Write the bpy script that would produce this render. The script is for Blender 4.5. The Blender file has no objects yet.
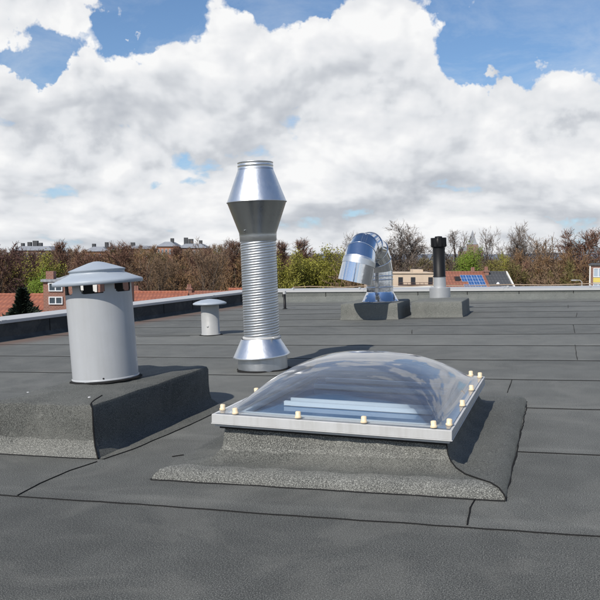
import bpy, bmesh, math, random
import numpy as np
from mathutils import Vector, Matrix
random.seed(11)
R_ = math.radians
PI = math.pi
scene = bpy.context.scene
COL = scene.collection
T = Matrix.Translation

# ------------------------------------------------------------------ camera
F = 800.0; CAM = Vector((0, 0, 1.05)); PITCH = R_(3.15)
cam_d = bpy.data.cameras.new('camera'); cam = bpy.data.objects.new('camera', cam_d); COL.objects.link(cam)
cam.location = CAM; cam.rotation_euler = (PI/2 - PITCH, 0, 0)
cam_d.sensor_fit = 'HORIZONTAL'; cam_d.sensor_width = 24; cam_d.lens = 32; cam_d.clip_start = 0.05; cam_d.clip_end = 6000
scene.camera = cam
# the flat roof: its own plane, turned 18 degrees and falling 2 degrees to the left
RM = Matrix.Rotation(R_(-2.0), 4, 'Y') @ Matrix.Rotation(R_(-18), 4, 'Z')
RI = RM.inverted()
def ray(px, py):
    x = (px-300)/F; y = -(py-300)/F
    return Vector((x, math.cos(PITCH)+y*math.sin(PITCH), -math.sin(PITCH)+y*math.cos(PITCH)))
def R(px, py, z=0.0):
    c = RI @ CAM; d = RI.to_3x3() @ ray(px, py)
    return c + d*((z-c.z)/d.z)
def W(px, py, dist):
    d = ray(px, py); return CAM + d*(dist/d.y)

# ------------------------------------------------------------------ mesh builder
class MB:
    def __init__(s): s.v = []; s.f = []; s.m = []; s.sm = []
    def add(s, vs, fs, mi=0, smooth=False, M=None):
        b = len(s.v)
        if M is not None: vs = [M @ Vector(v) for v in vs]
        s.v += [tuple(v) for v in vs]
        s.f += [tuple(i+b for i in f) for f in fs]; s.m += [mi]*len(fs); s.sm += [smooth]*len(fs)
        return s
    def box(s, a, b, mi=0, M=None):
        x0, y0, z0 = a; x1, y1, z1 = b
        vs = [(x0,y0,z0),(x1,y0,z0),(x1,y1,z0),(x0,y1,z0),(x0,y0,z1),(x1,y0,z1),(x1,y1,z1),(x0,y1,z1)]
        fs = [(0,3,2,1),(4,5,6,7),(0,1,5,4),(1,2,6,5),(2,3,7,6),(3,0,4,7)]
        return s.add(vs, fs, mi, False, M)
    def lathe(s, prof, n=48, mi=0, smooth=True, M=None, close=False, wob=None):
        """prof: list of (r,z); a None entry breaks the smooth shading"""
        seg = []; cur = []
        for p in prof:
            if p is None: seg.append(cur); cur = [cur[-1]]
            else: cur.append(p)
        seg.append(cur)
        for c in seg:
            vs = []; fs = []
            for (r, z) in c:
                for k in range(n):
                    a = 2*PI*k/n; rr = r; zz = z
                    if wob: rr, zz = wob(r, z, a)
                    vs.append((rr*math.cos(a), rr*math.sin(a), zz))
            for i in range(len(c)-1):
                for k in range(n):
                    k2 = (k+1) % n
                    fs.append((i*n+k, i*n+k2, (i+1)*n+k2, (i+1)*n+k))
            s.add(vs, fs, mi, smooth, M)
        return s
    def disc(s, r, z, n=48, mi=0, M=None):
        return s.add([(r*math.cos(2*PI*k/n), r*math.sin(2*PI*k/n), z) for k in range(n)], [tuple(range(n))], mi, False, M)
    def tube(s, pts, rad, n=8, mi=0, smooth=True, M=None, cap=True):
        pts = [Vector(p) for p in pts]; rads = rad if isinstance(rad, (list, tuple)) else [rad]*len(pts)
        vs = []; fs = []
        t0 = (pts[1]-pts[0]).normalized()
        u = t0.orthogonal().normalized()
        for i, p in enumerate(pts):
            t = (pts[min(i+1, len(pts)-1)] - pts[max(i-1, 0)]).normalized()
            u = (u - t*u.dot(t)).normalized(); w = t.cross(u)
            for k in range(n):
                a = 2*PI*k/n; vs.append(p + (u*math.cos(a) + w*math.sin(a))*rads[i])
        for i in range(len(pts)-1):
            for k in range(n):
                k2 = (k+1) % n; fs.append((i*n+k, i*n+k2, (i+1)*n+k2, (i+1)*n+k))
        s.add(vs, fs, mi, smooth, M)
        if cap and n > 2:
            s.add(vs[:n], [tuple(range(n))[::-1]], mi, False, M); s.add(vs[-n:], [tuple(range(n))], mi, False, M)
        return s
    def build(s, name, mats, parent=None, loc=None, bevel=0):
        me = bpy.data.meshes.new(name); me.from_pydata(s.v, [], s.f); me.update()
        if not isinstance(mats, (list, tuple)): mats = [mats]
        for m in mats: me.materials.append(m)
        me.polygons.foreach_set('material_index', s.m); me.polygons.foreach_set('use_smooth', s.sm)
        o = bpy.data.objects.new(name, me); COL.objects.link(o)
        if parent: o.parent = parent
        if loc is not None: o.location = loc
        if bevel:
            b = o.modifiers.new('bevel', 'BEVEL'); b.width = bevel; b.segments = 2; b.limit_method = 'ANGLE'
        return o

def tag(o, label=None, cat=None, group=None, kind=None):
    if label: o['label'] = label
    if cat: o['category'] = cat
    if group: o['group'] = group
    if kind: o['kind'] = kind
    return o
def thing(name, mat, label, cat, group=None):
    o = bpy.data.objects.new(name, None); COL.objects.link(o); o.matrix_world = mat; o.empty_display_size = .2
    return tag(o, label, cat, group)
def on_roof(x, y, z=0, rz=0): return RM @ T((x, y, z)) @ Matrix.Rotation(rz, 4, 'Z')

# ------------------------------------------------------------------ materials
def mat(name, col=(.5,.5,.5), rough=.6, metal=0.0, spec=.5):
    m = bpy.data.materials.new(name); m.use_nodes = True
    b = m.node_tree.nodes['Principled BSDF']
    b.inputs['Base Color'].default_value = (*col, 1); b.inputs['Roughness'].default_value = rough
    b.inputs['Metallic'].default_value = metal; b.inputs['Specular IOR Level'].default_value = spec
    return m
class G:
    """small node helper"""
    def __init__(s, m): s.nt = m.node_tree; s.N = s.nt.nodes; s.L = s.nt.links
    def put(s, sock, v):
        if hasattr(v, 'is_output') or isinstance(v, bpy.types.NodeSocket): s.L.new(v, sock)
        elif v is not None: sock.default_value = v
    def n(s, t, **k):
        x = s.N.new(t)
        for a, b in k.items(): setattr(x, a, b)
        return x
    def math(s, op, a, b=None, c=None, clamp=False):
        x = s.n('ShaderNodeMath', operation=op); x.use_clamp = clamp
        s.put(x.inputs[0], a); s.put(x.inputs[1], b); s.put(x.inputs[2], c); return x.outputs[0]
    def vmath(s, op, a, b=None, sc=None):
        x = s.n('ShaderNodeVectorMath', operation=op); s.put(x.inputs[0], a)
        if b is not None: s.put(x.inputs[1], b)
        if sc is not None: s.put(x.inputs['Scale'], sc)
        return x.outputs['Value'] if op in ('LENGTH', 'DOT_PRODUCT') else x.outputs[0]
    def noise(s, vec, scale, detail=4, rough=.55, dist=0, out='Fac'):
        x = s.n('ShaderNodeTexNoise'); s.put(x.inputs['Vector'], vec); x.inputs['Scale'].default_value = scale
        x.inputs['Detail'].default_value = detail; x.inputs['Roughness'].default_value = rough; x.inputs['Distortion'].default_value = dist
        return x.outputs[out]
    def ramp(s, fac, stops, interp='LINEAR'):
        x = s.n('ShaderNodeValToRGB'); x.color_ramp.interpolation = interp; s.put(x.inputs[0], fac)
        e = x.color_ramp.elements
        while len(e) < len(stops): e.new(.5)
        for i, (p, c) in enumerate(stops):
            e[i].position = p; e[i].color = (c, c, c, 1) if isinstance(c, (int, float)) else (*c, 1)
        return x.outputs[0]
    def mix(s, f, a, b, bt='MIX'):
        x = s.n('ShaderNodeMix', data_type='RGBA', blend_type=bt); s.put(x.inputs[0], f)
        s.put(x.inputs[6], a if not isinstance(a, tuple) else (*a, 1)[:4]); s.put(x.inputs[7], b if not isinstance(b, tuple) else (*b, 1)[:4])
        return x.outputs[2]
    def sep(s, v):
        x = s.n('ShaderNodeSeparateXYZ'); s.put(x.inputs[0], v); return x.outputs
    def comb(s, a, b, c):
        x = s.n('ShaderNodeCombineXYZ'); s.put(x.inputs[0], a); s.put(x.inputs[1], b); s.put(x.inputs[2], c); return x.outputs[0]
    def obj(s): return s.n('ShaderNodeTexCoord').outputs['Object']
    def bump(s, h, strength, dist=.01, nrm=None):
        x = s.n('ShaderNodeBump'); x.inputs['Strength'].default_value = strength; x.inputs['Distance'].default_value = dist
        s.put(x.inputs['Height'], h)
        if nrm is not None: s.put(x.inputs['Normal'], nrm)
        return x.outputs[0]
    @property
    def bsdf(s): return s.N['Principled BSDF']

def felt(name, dark, light, row=False, speck=0.0, rough=.85):
    """bitumen sheet with mineral granules"""
    m = mat(name, light, rough, spec=.35); g = G(m); P = g.obj()
    big = g.noise(P, .55, 4, .6); mid = g.noise(P, 4.0, 5, .6)
    fine = g.noise(P, 210, 2, .8); fine2 = g.noise(P, 520, 1, .6)
    t = g.math('ADD', g.math('MULTIPLY', big, .45), g.math('MULTIPLY', mid, .35))
    t = g.math('ADD', t, g.math('MULTIPLY', g.math('SUBTRACT', fine, .5), 2.6))
    t = g.math('ADD', t, g.math('MULTIPLY', g.math('SUBTRACT', fine2, .5), 1.1))
    if row:
        x, y, z = g.sep(P)[:3]
        yy = g.math('ADD', y, g.math('MULTIPLY', g.noise(P, .8, 2), .02))
        k = g.math('FLOOR', g.math('DIVIDE', g.math('SUBTRACT', yy, 3.03-1.18*20), 1.18))
        wn = g.n('ShaderNodeTexWhiteNoise', noise_dimensions='1D'); g.put(wn.inputs['W'], k)
        t = g.math('ADD', t, g.math('MULTIPLY', g.math('SUBTRACT', wn.outputs[0], .5), .22))
        fr = g.math('FRACT', g.math('DIVIDE', g.math('SUBTRACT', yy, 3.03-1.18*20), 1.18))
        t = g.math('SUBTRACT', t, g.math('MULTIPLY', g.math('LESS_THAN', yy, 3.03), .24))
        edge = g.ramp(fr, [(0, 0.0), (.03, 0.0), (.10, .09), (.13, 0.0)])
        t = g.math('ADD', t, edge)
    c = g.mix(g.ramp(t, [(.12, 0.0), (.75, 1.0)]), dark, light)
    if speck:
        sp = g.ramp(g.noise(P, 210, 2, .8), [(.54, 0.0), (.66, 1.0)])
        c = g.mix(g.math('MULTIPLY', sp, speck), c, (.44, .445, .40))
    # pale dried-puddle stains and dark tar smears
    st = g.ramp(g.noise(P, 1.3, 6, .65, 1.5), [(.50, 0.0), (.60, 1.0)])
    c = g.mix(g.math('MULTIPLY', st, .13), c, (.22, .215, .19))
    if row:
        # rusty brown dirt washed up along the left parapet
        x, y, z = g.sep(P)[:3]
        d = g.math('SUBTRACT', x, g.math('ADD', g.math('MULTIPLY', y, .0875), -8.21))
        d = g.math('ADD', d, g.math('MULTIPLY', g.noise(P, 1.1, 5, .6), -.5))
        c = g.mix(g.ramp(d, [(.0, .7), (.4, 0.0)]), c, (.13, .075, .055))
    g.put(g.bsdf.inputs['Base Color'], c)
    g.bsdf.inputs['Sheen Weight'].default_value = .05; g.bsdf.inputs['Sheen Roughness'].default_value = .45; g.bsdf.inputs['Sheen Tint'].default_value = (.80,.86,.78,1)
    h = g.math('ADD', g.math('MULTIPLY', fine, 1.0), g.math('MULTIPLY', fine2, .6))
    nb = g.bump(h, .10, .004)
    nb = g.bump(g.noise(P, 1.1, 3), .22, .05, nb)
    g.put(g.bsdf.inputs['Normal'], nb)
    return m
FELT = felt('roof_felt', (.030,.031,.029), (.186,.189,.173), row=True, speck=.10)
FELT2 = felt('upstand_felt', (.026,.027,.025), (.125,.128,.116), speck=.10)
FELT3 = felt('worn_upstand_felt', (.045,.046,.043), (.165,.167,.152), speck=.50)
FELT4 = felt('pale_upstand_felt', (.06,.063,.057), (.19,.195,.175), speck=.2)
FELT5 = felt('green_grey_upstand_felt', (.055,.060,.056), (.185,.195,.180))
TAR = mat('tar', (.016,.016,.016), .85, spec=.1)
TARB = mat('black_felt', (.022,.025,.026), .6)
def wall_felt():
    m = felt('dark_parapet_felt', (.016,.020,.022), (.050,.056,.058)); return m
FELTD = wall_felt()

def metal(name, col, rough, streak=.1, bumpy=.0, scale=6, vary=.12, metallic=1.0):
    m = mat(name, col, rough, metallic); g = G(m); P = g.obj()
    n1 = g.noise(P, scale, 5, .6)
    st = g.noise(g.vmath('MULTIPLY', P, (14, 14, .8)), 1.5, 4, .6)
    k = g.math('ADD', g.math('MULTIPLY', n1, vary), g.math('MULTIPLY', st, streak))
    g.put(g.bsdf.inputs['Base Color'], g.mix(k, tuple(col), tuple(c*.35 for c in col)))
    g.put(g.bsdf.inputs['Roughness'], g.math('ADD', rough-.05, g.math('MULTIPLY', n1, .16)))
    if bumpy: g.put(g.bsdf.inputs['Normal'], g.bump(g.noise(P, 9, 3), bumpy, .02))
    return m
GALV = metal('galvanised_steel', (.66,.68,.69), .42, .35, .18, vary=.25)
GALVB = metal('bright_galvanised_steel', (.80,.815,.82), .37, .22, .16, vary=.16)
STAIN = metal('stainless_steel', (.74,.76,.80), .085, .05, .05, vary=.05)
ALU = metal('aluminium_cap', (.72,.73,.74), .42, .15, .05, metallic=.35)
MATTE_AL = metal('matt_aluminium', (.55,.56,.56), .45, .2, .1, metallic=.6)

def painted(name, col, rough=.5, dirt=.25, dirtcol=(.12,.12,.11), sc=5, spec=.4):
    m = mat(name, col, rough, spec=spec); g = G(m); P = g.obj()
    n1 = g.ramp(g.noise(P, sc, 7, .65), [(.35, 0.0), (.75, 1.0)])
    st = g.ramp(g.noise(g.vmath('MULTIPLY', P, (9, 9, .7)), sc*.4, 5, .6), [(.45, 0.0), (.8, 1.0)])
    k = g.math('MULTIPLY', g.math('ADD', n1, st), dirt*.5)
    g.put(g.bsdf.inputs['Base Color'], g.mix(k, col, dirtcol))
    g.put(g.bsdf.inputs['Roughness'], g.math('ADD', rough-.06, g.math('MULTIPLY', n1, .15)))
    return m
PVC = painted('grey_pvc', (.40,.415,.43), .42, .42, (.22,.22,.20), 4)
PVCCAP = painted('blue_grey_cap', (.33,.375,.42), .40, .2, (.16,.16,.16), 5)
PVC2 = painted('weathered_grey_pvc', (.33,.335,.33), .5, .35, (.16,.155,.14), 10)
PVCIN = mat('pipe_inside', (.02,.02,.02), .8)
WHITEF = painted('white_frame', (.50,.505,.50), .45, .5, (.24,.225,.19), 9)
WHITEB = mat('white_bar', (.70,.71,.72), .35)
KNOB = painted('cream_plastic', (.74,.60,.40), .45, .15, (.4,.3,.2), 40)
BLACKP = mat('black_plastic', (.008,.008,.009), .5, spec=.25)
CAPW = painted('light_parapet_cap', (.42,.425,.42), .45, .25, (.3,.29,.27), 2)

def dome_mat():
    m = bpy.data.materials.new('sky_tinted_acrylic'); m.use_nodes = True; g = G(m); nt = m.node_tree
    nt.nodes.remove(nt.nodes['Principled BSDF']); out = nt.nodes['Material Output']
    tr = g.n('ShaderNodeBsdfTransparent'); tr.inputs[0].default_value = (.91,.955,.985,1)  # blue of the reflected sky put into the tint of the clear sheet
    gl = g.n('ShaderNodeBsdfGlossy'); gl.inputs['Roughness'].default_value = .035; gl.inputs[0].default_value = (1,1,1,1)
    df = g.n('ShaderNodeBsdfDiffuse'); df.inputs[0].default_value = (.75,.77,.80,1)
    fr = g.n('ShaderNodeFresnel'); fr.inputs['IOR'].default_value = 1.49
    lw = g.n('ShaderNodeLayerWeight'); lw.inputs[0].default_value = .5
    P = g.obj()
    dust = g.ramp(g.noise(g.vmath('MULTIPLY', P, (1, 3.0, 1)), 3.2, 6, .62, .8), [(.45, 0.0), (.75, 1.0)])
    haze = g.math('ADD', g.math('MULTIPLY', dust, .05), g.math('MULTIPLY', g.math('POWER', lw.outputs['Facing'], 3.6), .26))  # on top of dust, pale reflections put in as diffuse white at grazing angles
    a = g.n('ShaderNodeMixShader'); g.put(a.inputs[0], g.math('ADD', haze, .015)); g.put(a.inputs[1], tr.outputs[0]); g.put(a.inputs[2], df.outputs[0])
    b = g.n('ShaderNodeMixShader'); g.put(b.inputs[0], g.math('MULTIPLY', fr.outputs[0], .9)); g.put(b.inputs[1], a.outputs[0]); g.put(b.inputs[2], gl.outputs[0])
    g.put(out.inputs[0], b.outputs[0])
    return m
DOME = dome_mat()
PANE = mat('inner_pane', (.075,.16,.28), .04, spec=.6)  # base colour carries the blue sky reflection
GLASS = mat('window_glass', (.05,.07,.09), .08, spec=.8)
GLASSB = mat('dark_opening', (.03,.03,.035), .3)

def brick(name, a, b, mortar=(.35,.33,.3), sc=3.2):
    m = mat(name, a, .85); g = G(m); t = g.n('ShaderNodeTexBrick'); P = g.obj()
    x, y, z = g.sep(P)[:3]
    g.put(t.inputs['Vector'], g.comb(g.math('ADD', x, y), z, 0.0)); t.inputs['Scale'].default_value = sc
    t.inputs['Color1'].default_value = (*a, 1); t.inputs['Color2'].default_value = (*b, 1); t.inputs['Mortar'].default_value = (*mortar, 1)
    t.inputs['Mortar Size'].default_value = .015
    g.put(g.bsdf.inputs['Base Color'], g.mix(g.math('MULTIPLY', g.noise(P, .7, 5), .5), t.outputs[0], tuple(c*.5 for c in a)))
    return m
def tiles(name, a, b):
    m = mat(name, a, .75); g = G(m); P = g.obj()
    w = g.n('ShaderNodeTexWave'); w.bands_direction = 'X'; w.inputs['Scale'].default_value = 1.3; g.put(w.inputs['Vector'], P); w.inputs['Distortion'].default_value = .5
    w2 = g.n('ShaderNodeTexWave'); w2.bands_direction = 'Z'; w2.inputs['Scale'].default_value = 1.6; g.put(w2.inputs['Vector'], P); w2.inputs['Distortion'].default_value = .6
    f = g.math('ADD', g.math('MULTIPLY', g.noise(P, 1.2, 7, .7), .8), g.math('MULTIPLY', g.math('MULTIPLY', w.outputs[1], w2.outputs[1]), .35))
    g.put(g.bsdf.inputs['Base Color'], g.mix(g.ramp(f, [(.3, 0.0), (.75, 1.0)]), b, a))
    g.put(g.bsdf.inputs['Normal'], g.bump(g.math('ADD', w.outputs[1], w2.outputs[1]), .4, .03))
    return m
BRICK = brick('red_brick', (.29,.125,.085), (.22,.095,.065))
BRICKD = brick('dull_brick', (.25,.13,.095), (.19,.10,.075))
ORANGE = brick('orange_brick', (.42,.18,.09), (.34,.14,.08))
PLASTER = painted('cream_render', (.56,.45,.34), .8, .35, (.3,.24,.18), .8)
PLASTERW = painted('white_render', (.68,.67,.63), .8, .3, (.4,.38,.34), .8)
PINK = painted('pink_render', (.50,.34,.29), .8, .3, (.3,.24,.2), .8)
TILE_O = tiles('orange_tiles', (.36,.125,.065), (.22,.075,.045))
TILE_R = tiles('red_brown_tiles', (.30,.12,.075), (.18,.075,.05))
SLATE = tiles('slate', (.075,.078,.082), (.045,.047,.05))
GREYROOF = tiles('grey_roof', (.30,.32,.34), (.20,.21,.23))
YELLOW = painted('yellow_panel', (.62,.50,.13), .6, .2, (.3,.25,.1), 1)
SOLAR = mat('solar_cell', (.035,.10,.26), .15, spec=.7)
BARK = painted('bark', (.115,.085,.065), .9, .5, (.05,.045,.04), 3)
def twig(name, c): return painted(name, c, .9, .45, tuple(x*.55 for x in c), .35, spec=.15)
TW_BROWN = twig('brown_twigs', (.205,.14,.09)); TW_RED = twig('red_brown_twigs', (.175,.10,.072)); TW_ORANGE = twig('russet_twigs', (.235,.145,.078))
TW_GREY = twig('grey_brown_twigs', (.19,.155,.13)); TW_DARK = twig('dark_red_twigs', (.095,.055,.047)); TW_OLIVE = twig('olive_twigs', (.16,.135,.055))
def leafm(name, c, sc=.5):
    m = mat(name, c, .7, spec=.2); g = G(m); P = g.obj()
    g.put(g.bsdf.inputs['Base Color'], g.mix(g.ramp(g.noise(P, sc, 4), [(.3, 0.0), (.7, 1.0)]), tuple(x*.45 for x in c), c))
    return m
LF_YG = leafm('yellow_green_leaves', (.27,.26,.045)); LF_G = leafm('bright_green_leaves', (.17,.25,.03)); LF_OL = leafm('olive_leaves', (.13,.15,.03))
LF_DK = leafm('conifer_needles', (.022,.035,.022), 1.5)

# ------------------------------------------------------------------ the roof we stand on
LP0, LP1 = Vector((-7.45, 8.68, 0)), Vector((-6.70, 17.3, 0))     # foot of the left parapet
ldir = (LP1-LP0).normalized(); fdir = Vector((7.46, -.55, 0)).normalized()
PL_A = LP1 - ldir*26; PF_B = LP1 + fdir*19
roofpoly = [PL_A - fdir*.5, PF_B + fdir*1.0 - ldir*27, PF_B + fdir*1.0 + ldir*.4, LP1 + ldir*.4 - fdir*.5]
b = MB()
bm_pts = roofpoly
n = 4
vs = [(p.x, p.y, 0) for p in bm_pts]
b.add(vs, [(0,1,2,3)])
# seams: raised, irregular beads of tar along the overlaps of the sheets
def bead(b, pts, w=.0065, h=.004, step=.06, wob=.006, seed=0, mi=1, M=None):
    rnd = random.Random(seed); P = [Vector((p[0], p[1], 0)) for p in pts]; Q = []
    for a, c in zip(P[:-1], P[1:]):
        k = max(1, int((c-a).length/step))
        for i in range(k): Q.append(a.lerp(c, i/k))
    Q.append(P[-1]); vs = []; fs = []; wo = 0; ww = w
    for i, q in enumerate(Q):
        t = (Q[min(i+1, len(Q)-1)]-Q[max(i-1, 0)]).normalized(); s = Vector((-t.y, t.x, 0))
        wo = wo*.85 + rnd.uniform(-1, 1)*wob*.6; ww = ww*.7 + .3*w*rnd.choice((.35, .7, 1, 1.1, 1.7))
        c = q + s*wo
        vs += [c - s*ww*.5, c - s*ww*.2 + Vector((0,0,h)), c + s*ww*.2 + Vector((0,0,h)), c + s*ww*.5]
    vs = [v + Vector((0, 0, .001)) for v in vs]
    for i in range(len(Q)-1):
        for k in range(3): fs.append((i*4+k, (i+1)*4+k, (i+1)*4+k+1, i*4+k+1))
    b.add(vs, fs, mi, False, M)
SK = dict(x0=-1.93, x1=-.19, y0=3.40, y1=5.80)      # footprint of the skylight flashing
for k in range(-7, 13):
    y = 3.03 + 1.18*k
    jog = [(-.0, 0)]
    x0 = -8.25 + .0875*y + .02; x1 = 14
    rr = random.Random(50+k)
    pts = []
    x = x0
    while x < x1:
        pts.append((x, y + rr.uniform(-.012, .012) + .03*math.sin(x*.35 + k))); x += rr.uniform(.6, 1.6)
    pts.append((x1, y))
    # keep out from under the skylight and the plinth
    def seglist(pts):
        out = []; cur = []
        for p in pts:
            inside = (SK['x0'] < p[0] < SK['x1'] and SK['y0'] < p[1] < SK['y1'])
            cur.append(p)
        return [cur]
    if SK['y0'] < y < SK['y1']:
        pa = [(x0, y+.02), (-4, y-.01), (SK['x0']-.0, y)]; pb = [(SK['x1'], y+.02), (1.5, y-.01), (5, y+.01), (14, y)]
        if k == 1: bead(b, pb, seed=k)
        else:
            bead(b, pb, seed=k)
    else: bead(b, pts, seed=k, w=.0062 if y < 8 else .010)
def px(*ps): return [tuple(R(x, y)[:2]) for x, y in ps]
for i, ps in enumerate([[(477,497),(470,508),(467,525.5)], [(512,380),(509,388),(507,393)], [(564,294),(565,300)], [(568,305),(568,308)],
        [(577,313),(576,317)], [(573,325),(575,333)], [(575,345),(577,360)], [(17,496),(40,484),(70,471),(97,462)],
        [(137,292+45),(190,336)], [(412,330),(412,334)]]):
    bead(b, px(*ps), seed=90+i, step=.05, wob=.003)
# short tar drips and scuffs
for ps in [[(172,457),(183,455)]]: bead(b, px(*ps), seed=7, w=.008, step=.02)
for yy, xa, xb in ((1.2, 3.1, 5.6), (-2.4, -2, 1)): bead(b, [(xa, yy), (xb, yy+.01)], seed=3)
for i in range(0):
    r2 = random.Random(300+i); k = r2.randint(-3, 11); x = r2.uniform(-6, 9); y = 3.03+1.18*k
    if -2.2 < x < .4 and 2.5 < y < 6: continue
    bead(b, [(x, y), (x+r2.uniform(-.03, .05), y+1.18)], seed=400+i)
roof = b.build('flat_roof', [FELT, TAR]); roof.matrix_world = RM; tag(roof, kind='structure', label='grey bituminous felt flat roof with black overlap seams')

# walls of our own building under the roof
b = MB(); zb = -10.5
c = [RM @ Vector((p.x, p.y, -.012)) for p in roofpoly]
for i in range(4):
    p, q = c[i], c[(i+1) % 4]
    b.add([p, q, Vector((q.x, q.y, zb)), Vector((p.x, p.y, zb))], [(0,1,2,3)])
o = b.build('building_wall', BRICKD); tag(o, kind='structure')

# parapets ----------------------------------------------------------
def parapet(name, A, B, out, h0, h1, felt_m, label, capw=.34, cant=.05, capoff=.0, ins=.02):
    t = thing(name, on_roof(A.x, A.y), label, 'parapet')
    L = (B-A).length; d = (B-A).normalized(); ang = math.atan2(d.y, d.x); t.matrix_world = on_roof(A.x, A.y, 0, ang)
    s = 1 if out.dot(Vector((-d.y, d.x, 0))) > 0 else -1
    b = MB(); N = 40; vs = []; fs = []
    prof = [(-cant*1.6, .0), (-cant*.7, .022), (0, cant*1.3), (.0, 1)]
    for i in range(N+1):
        x = L*i/N; h = h0 + (h1-h0)*i/N
        for (oy, z) in prof:
            vs.append((x, s*(oy + random.uniform(-.003, .003)), (h if z == 1 else z)-.0))
        vs.append((x, s*(capw-.03), h)); vs.append((x, s*(capw-.03), -.3))
    m = len(prof)+2
    for i in range(N):
        for k in range(m-1): fs.append((i*m+k, (i+1)*m+k, (i+1)*m+k+1, i*m+k+1) if s > 0 else (i*m+k, i*m+k+1, (i+1)*m+k+1, (i+1)*m+k))
    b.add(vs, fs, 0, False)
    # sheet joints up the face
    x = 1.1
    while x < L:
        h = h0+(h1-h0)*x/L
        b.box((x, s*-.006 if s > 0 else -.0, .05), (x+.012, s*.004 if s > 0 else .006, h-.01), 1); x += 1.05
    b.build('upstand', [felt_m, TAR], t)
    b = MB(); x = 0; 
    while x < L - .01:                                   # metal coping in lengths with joint covers
        x2 = min(L, x+3.0); za = h0+(h1-h0)*x/L; zb_ = h0+(h1-h0)*x2/L
        ya, yb = s*(-ins), s*capw
        sec = [(ya, -.022), (ya, .022), (yb, .045), (yb, -.05)]
        if s < 0: sec = sec[::-1]
        v = [(x+.002, yy, za+.003+zz) for yy, zz in sec] + [(x2-.002, yy, zb_+.003+zz) for yy, zz in sec]
        b.add(v, [(0,1,2,3)[::-1], (4,5,6,7), (0,4,5,1)[::-1], (1,5,6,2)[::-1], (2,6,7,3)[::-1], (3,7,4,0)[::-1]])
        if x > 0:
            sec2 = [(yy + (-.004 if i in (0, 1) else .004)*(1 if s > 0 else -1)*(1 if s > 0 else -1), zz+(.004 if zz > 0 else 0)) for i, (yy, zz) in enumerate(sec)]
            v = [(x-.05, yy, za+.003+zz) for yy, zz in sec2] + [(x+.05, yy, za+.003+zz) for yy, zz in sec2]
            b.add(v, [(0,1,2,3)[::-1], (4,5,6,7), (0,4,5,1)[::-1], (1,5,6,2)[::-1], (2,6,7,3)[::-1], (3,7,4,0)[::-1]])
        x = x2
    b.build('coping', CAPW, t)
    return t
parapet('parapet_wall', PL_A, LP1, -fdir, .287, .262, FELTD, 'dark felt parapet with pale coping running away along the left roof edge', capw=.42)
FP0 = LP1 + Vector((0, 0, 0))
parapet('parapet_wall', FP0 - fdir*.42, PF_B, ldir, .262, .10, FELT5, 'low pale green grey parapet with light coping along the far roof edge', capw=.42, cant=.10)

# lightning conductor over the far coping
t = thing('lightning_conductor', on_roof(FP0.x, FP0.y, 0, math.atan2(fdir.y, fdir.x)), 'thin metal lightning conductor rod running above the far coping', 'conductor')
b = MB(); pts = []
for i in range(40):
    x = .9 + i*.40; zz = .262 - .162*x/19 + .085 + .012*math.sin(i*1.7) + (.006 if i % 3 else 0)
    pts.append((x, .12, zz))
b.tube(pts, .010, 6); b.build('rod', mat('rusty_rod', (.30,.22,.15), .6), t)
for i in range(0, 40, 4):
    b = MB(); x = .9+i*.4; z0 = .262-.162*x/19+.04
    b.box((x-.02, .09, z0), (x+.02, .15, z0+.035)); b.build('clamp', MATTE_AL, t)
tp = thing('roof_post', on_roof(*R(285, 309)[:2]), 'short black rod with a white top standing before the far coping', 'post')
b = MB(); b.lathe([(.05,0),(.05,.012),None,(.027,.014),(.025,.30)], 12); b.disc(.05, .012, 12); b.build('stem', BLACKP, tp)
b = MB(); b.lathe([(.034,.30),(.034,.36),None,(.0,.365)], 12); b.disc(.034, .30, 12); b.build('cap', CAPW, tp)

# ------------------------------------------------------------------ plinths covered in felt
def sweep_rect(b, x0, x1, y0, y1, prof, mi=0, seg=14, wob=.004, smooth=True, rad=.03, seed=1, mats=None, ks=(1,1,1,1), front_only=False):
    """walk a profile of (outward, z) round a rectangle with mitred corners"""
    rnd = random.Random(seed); ring = []
    kl, kr, kf, kb = ks; C = [(x0,y0,-kl,-kf),(x1,y0,kr,-kf),(x1,y1,kr,kb),(x0,y1,-kl,kb)]
    for i in range(4):
        a, c = C[i], C[(i+1) % 4]
        for k in range(seg):
            f = k/seg; ring.append((a, c, f))
    loops = []
    for (o, z) in prof:
        lp = []
        for j, (a, c, f) in enumerate(ring):
            ax, ay = a[0]+a[2]*o, a[1]+a[3]*o; cx, cy = c[0]+c[2]*o, c[1]+c[3]*o
            w = wob*(math.sin(j*1.3+z*9)+.6*math.sin(j*.51+o*17))*(.4 if f == 0 else 1)
            lp.append((ax+(cx-ax)*f + w*.7, ay+(cy-ay)*f + w, max(z + (w*.8 if .01 < z else 0), .002 if z <= .003 else 0)))
        loops.append(lp)
    n = len(ring)
    for i in range(len(loops)-1):
        for side in range(4):
            mi_ = (mats[i] if (side == 0 or not front_only) else 0) if mats else mi
            vs = []; fs = []
            idx = [(side*seg+k) % n for k in range(seg+1)]
            vs = [loops[i][q] for q in idx] + [loops[i+1][q] for q in idx]
            m = seg+1
            fs = [(k, k+m, k+m+1, k+1) if False else (k+m, k+m+1, k+1, k) for k in range(seg)]
            b.add(vs, [f[::-1] for f in fs] if False else fs, mi_, smooth)
    return loops
def weld(o, ang=40):
    bm = bmesh.new(); bm.from_mesh(o.data); bmesh.ops.remove_doubles(bm, verts=bm.verts, dist=.0004); bmesh.ops.recalc_face_normals(bm, faces=bm.faces)
    bm.to_mesh(o.data); bm.free()
    for p in o.data.polygons: p.use_smooth = True
    o.data.set_sharp_from_angle(angle=R_(ang))

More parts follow.
